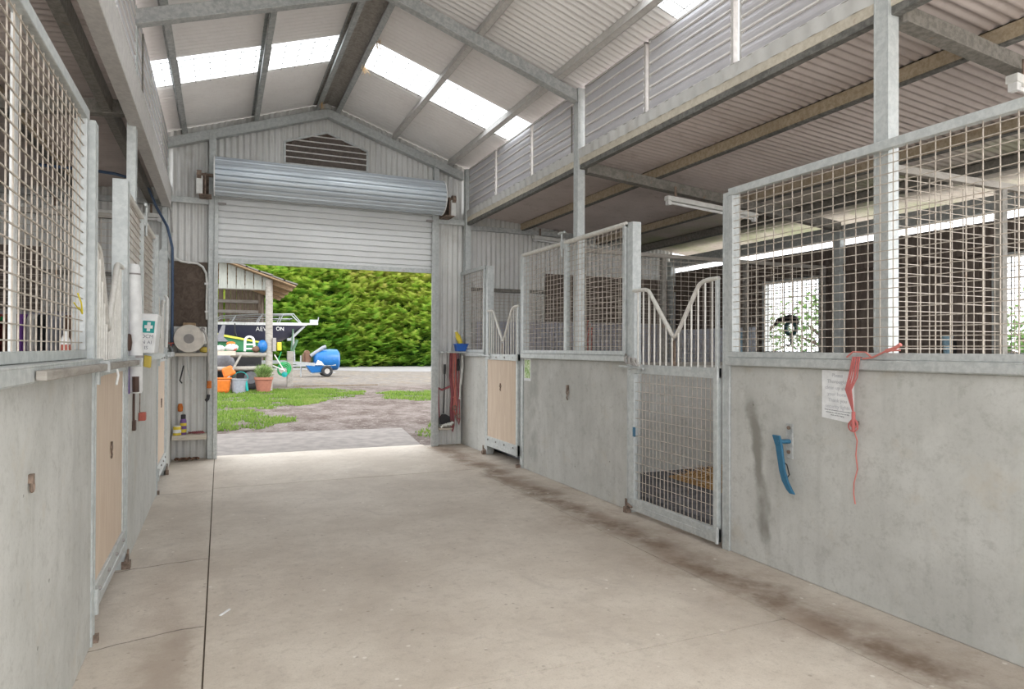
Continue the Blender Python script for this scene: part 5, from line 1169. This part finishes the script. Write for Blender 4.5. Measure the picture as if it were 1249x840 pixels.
mb = MB(); mb.hexa([(4.3, 33.98, .55), (4.72, 33.98, .55), (4.72, 34.04, .55), (4.3, 34.04, .55), (4.42, 33.98, .80), (4.60, 33.98, .72), (4.60, 34.04, .72), (4.42, 34.04, .80)]); mb.build('guard_plate', 'white_paint', root)

# ------------------------------------------------------------------ vegetation
def inpoly(x, y, P):
    c = False; j = len(P) - 1
    for i in range(len(P)):
        if (P[i][1] > y) != (P[j][1] > y) and x < (P[j][0] - P[i][0]) * (y - P[i][1]) / (P[j][1] - P[i][1]) + P[i][0]: c = not c
        j = i
    return c
GP = [[(-4, 12.1), (.41, 12.2), (.91, 12.79), (1.41, 13.48), (1.21, 14.77), (.55, 16.47), (-4, 16.1)], [(-4, 16.6), (1.11, 16.96), (2.27, 17.83), (3.59, 19.92), (4.38, 22.09), (3.52, 23.9), (1.91, 24.4), (-4, 23.6)],
      [(4.25, 18.96), (5.0, 21.79), (8.5, 21.81), (8.5, 17.0), (5.22, 17.61)], [(3.0, 10.2), (3.2, 11.8), (3.71, 12.58), (5, 12.5), (5, 9.6), (3.0, 9.6)]]
DEN = [.8, 1.0, .8, .5]
def grass():
    mb = MB(); mb.tint = []
    for P, dn in zip(GP, DEN):
        xs = [p[0] for p in P]; ys_ = [p[1] for p in P]; A = (max(xs) - min(xs)) * (max(ys_) - min(ys_))
        for _ in range(int(A * 1500 * dn)):
            x, y = random.uniform(min(xs), max(xs)), random.uniform(min(ys_), max(ys_))
            jx, jy = x + .5 * mnoise.noise((x * 1.3, y * 1.3, 0)), y + .6 * mnoise.noise((x * 1.3, y * 1.3, 7))
            if not inpoly(jx, jy, P): continue
            nz = mnoise.noise((x * 1.1, y * 1.1, 3)) + .5 * mnoise.noise((x * 4, y * 4, 1))
            if nz + random.uniform(-.5, .4) < -.02 : continue
            h = random.uniform(.03, .085); w = random.uniform(.008, .016); a = random.uniform(0, 6.28); dx, dy = math.cos(a) * w, math.sin(a) * w
            lx, ly = random.gauss(0, .03), random.gauss(0, .03)
            mb.add([(x - dx, y - dy, -.047), (x + dx, y + dy, -.047), (x + lx, y + ly, -.045 + h)], [(0, 1, 2)])
            mb.tint += [min(1, max(0, .5 + .4 * nz + random.uniform(-.25, .25)))] * 3
    tag(mb.build('grass', 'grass'), 'patchy green grass in the yard between apron and shed', 'grass', None, 'stuff')
grass()
def conifer():
    root = thing('hedge', (4, 53.5, -.045), 'tall bright green conifer hedge behind the gravel track', 'hedge')
    mb = MB(); mb.tint = []; r = random.Random(11)
    def spray(p, d, L, t0):
        d = d.normalized(); up = Vector((0, 0, 1)); sd = d.cross(up)
        if sd.length < .1: sd = Vector((1, 0, 0))
        sd.normalize()
        k = 5
        for i in range(k):   # feathery fan: side leaflets along a drooping axis
            t = i / k; c = p + d * L * t + Vector((0, 0, -.10 * L * t * t)); w = L * .42 * (1 - t * .75)
            for sg in (-1, 1):
                tip = c + sd * sg * w + d * L * .30 + Vector((0, 0, r.uniform(-.05, .07) * L))
                b = c + d * L * .22
                mb.add([c, b, tip], [(0, 1, 2)]); tt = min(1, max(0, t0 + .22 * t)); mb.tint += [tt, tt, min(1, tt + .14)]
    blobs = []
    X = -7
    while X < 19:
        blobs.append((X + r.uniform(-.5, .5), 54.5 + r.uniform(-1, 1), r.uniform(3.0, 3.9), r.uniform(8.5, 12))); X += r.uniform(2.3, 3.2)
    for bx, by, rad, hh in blobs:
        tone = r.uniform(-.12, .12)
        nb = int(hh * 30)
        for b in range(nb):
            z = hh * (r.random() ** .9); rr = rad * (1 - (z / hh) ** 1.8) ** .5 * r.uniform(.75, 1.1) + .2; a = r.uniform(PI * .95, 2.05 * PI)
            c = Vector((bx + rr * math.cos(a), by + rr * math.sin(a), z + .1)); outd = Vector((math.cos(a), math.sin(a), .18))
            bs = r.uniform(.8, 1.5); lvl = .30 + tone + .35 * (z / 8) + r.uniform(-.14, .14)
            for _ in range(16):   # one plate of sprays per branch tip
                u = r.uniform(-1, 1); p = c + Vector((-math.sin(a), math.cos(a), 0)) * u * bs * .75 + outd * r.uniform(-.9, .15) * bs + Vector((0, 0, -.28 * u * u * bs + r.uniform(-.12, .12)))
                spray(p, outd + Vector((r.uniform(-.6, .6), r.uniform(-.5, .3), r.uniform(-.1, .45))), r.uniform(.45, .95), lvl + r.uniform(-.12, .12))
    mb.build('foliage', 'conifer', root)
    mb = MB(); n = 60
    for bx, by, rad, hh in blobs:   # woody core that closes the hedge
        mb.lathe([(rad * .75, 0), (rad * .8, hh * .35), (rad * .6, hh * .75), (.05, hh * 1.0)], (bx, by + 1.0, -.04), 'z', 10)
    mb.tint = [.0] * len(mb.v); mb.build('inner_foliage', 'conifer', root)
conifer()
def tree(x, y, h, rad, lb, n=2600):
    root = thing('tree', (x, y, -.045), lb, 'tree', 'trees outside the hatch windows')
    r = random.Random(int(x * 10 + y)); mb = MB(); mb.tube([(x, y, -.05), (x + .1, y, h * .35), (x - .1, y + .1, h * .8)], .14, 8, rs=[.18, .13, .05])
    for k in range(6):
        a = k * 1.1; mb.tube([(x, y, h * (.3 + .07 * k)), (x + rad * .7 * math.cos(a), y + rad * .7 * math.sin(a), h * (.45 + .07 * k))], .05, 6, rs=[.07, .02])
    mb.build('trunk', 'bark', root)
    mb = MB(); mb.tint = []
    for _ in range(n):
        cl = Vector((r.gauss(0, .45), r.gauss(0, .45), r.gauss(0, .3))); p = Vector((x, y, h * .66)) + Vector((cl.x * rad, cl.y * rad, cl.z * h * .6)); 
        q = (p * 0.9); 
        if mnoise.noise((q.x, q.y, q.z)) < -.12: continue
        d = Vector((r.gauss(0, 1), r.gauss(0, 1), r.gauss(0, .6))).normalized() * r.uniform(.1, .2); s2 = d.orthogonal().normalized() * d.length * .5
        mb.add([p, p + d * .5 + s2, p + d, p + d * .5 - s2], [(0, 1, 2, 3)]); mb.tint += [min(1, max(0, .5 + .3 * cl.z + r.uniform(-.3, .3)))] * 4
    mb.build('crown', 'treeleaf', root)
tree(17.5, 15.2, 3.3, 1.5, 'leafy tree outside seen through the hatch with the bridle hook', 900)
tree(23.5, 24.0, 3.6, 2.0, 'lower leafy tree further back outside the hatch with the bridle hook', 900)
tree(18.0, 9.6, 2.7, 1.6, 'leafy tree outside seen through the hatch nearest the camera', 900)

# pale leaf lying on the floor and a few scraps
mb = MB(); mb.hexa([(.0, 3.80, .001), (.012, 3.79, .001), (.06, 3.86, .001), (.05, 3.875, .001), (.004, 3.80, .004), (.012, 3.795, .004), (.058, 3.858, .008), (.05, 3.87, .006)]); tag(mb.build('paper_scrap', 'paper'), 'curled white scrap lying on the concrete floor', 'scrap')

# ------------------------------------------------------------------ light, sky, camera
w = bpy.data.worlds.new('overcast'); S.world = w; w.use_nodes = True; nt = w.node_tree; nt.nodes.clear()
tc = nt.nodes.new('ShaderNodeTexCoord'); sp = nt.nodes.new('ShaderNodeSeparateXYZ'); mr = nt.nodes.new('ShaderNodeMapRange'); mx = nt.nodes.new('ShaderNodeMix'); mx.data_type = 'RGBA'
bg = nt.nodes.new('ShaderNodeBackground'); ow = nt.nodes.new('ShaderNodeOutputWorld')
nt.links.new(tc.outputs['Generated'], sp.inputs[0]); nt.links.new(sp.outputs[2], mr.inputs[0]); mr.inputs[1].default_value = -.1; mr.inputs[2].default_value = .8
nt.links.new(mr.outputs[0], mx.inputs[0]); mx.inputs[6].default_value = (.97, .98, 1, 1); mx.inputs[7].default_value = (.94, .965, 1, 1)
nt.links.new(mx.outputs[2], bg.inputs[0]); bg.inputs[1].default_value = 3.2; nt.links.new(bg.outputs[0], ow.inputs[0])
sun = bpy.data.lights.new('sun', 'SUN'); sun.energy = 1.5; sun.angle = math.radians(20); sun.color = (1, .97, .92)
so = bpy.data.objects.new('sun', sun); COL.objects.link(so); so.rotation_euler = (math.radians(48), math.radians(8), math.radians(15))

cam = bpy.data.cameras.new('camera'); co = bpy.data.objects.new('camera', cam); COL.objects.link(co); S.camera = co
cam.sensor_fit = 'HORIZONTAL'; cam.sensor_width = 36; cam.lens = 811.33 / 1249 * 36; cam.clip_start = .05; cam.clip_end = 400
yaw, pit, rol = (math.radians(a) for a in (23.6726, .3576, .2348))
R = Vector((math.cos(yaw), -math.sin(yaw), 0)); F = Vector((math.sin(yaw) * math.cos(pit), math.cos(yaw) * math.cos(pit), math.sin(pit))); U = R.cross(F)
R2 = R * math.cos(rol) + U * math.sin(rol); U2 = U * math.cos(rol) - R * math.sin(rol)
mt = Matrix(((R2.x, U2.x, -F.x, 0), (R2.y, U2.y, -F.y, 0), (R2.z, U2.z, -F.z, H), (0, 0, 0, 1))); co.matrix_world = mt

for o in list(bpy.data.objects):
    for k in ('_o', '_x'):
        if k in o: del o[k]
vs_ = S.view_settings; vs_.view_transform = 'Standard'; vs_.look = 'None'; vs_.gamma = 1; vs_.use_curve_mapping = False; vs_.exposure = 0.08
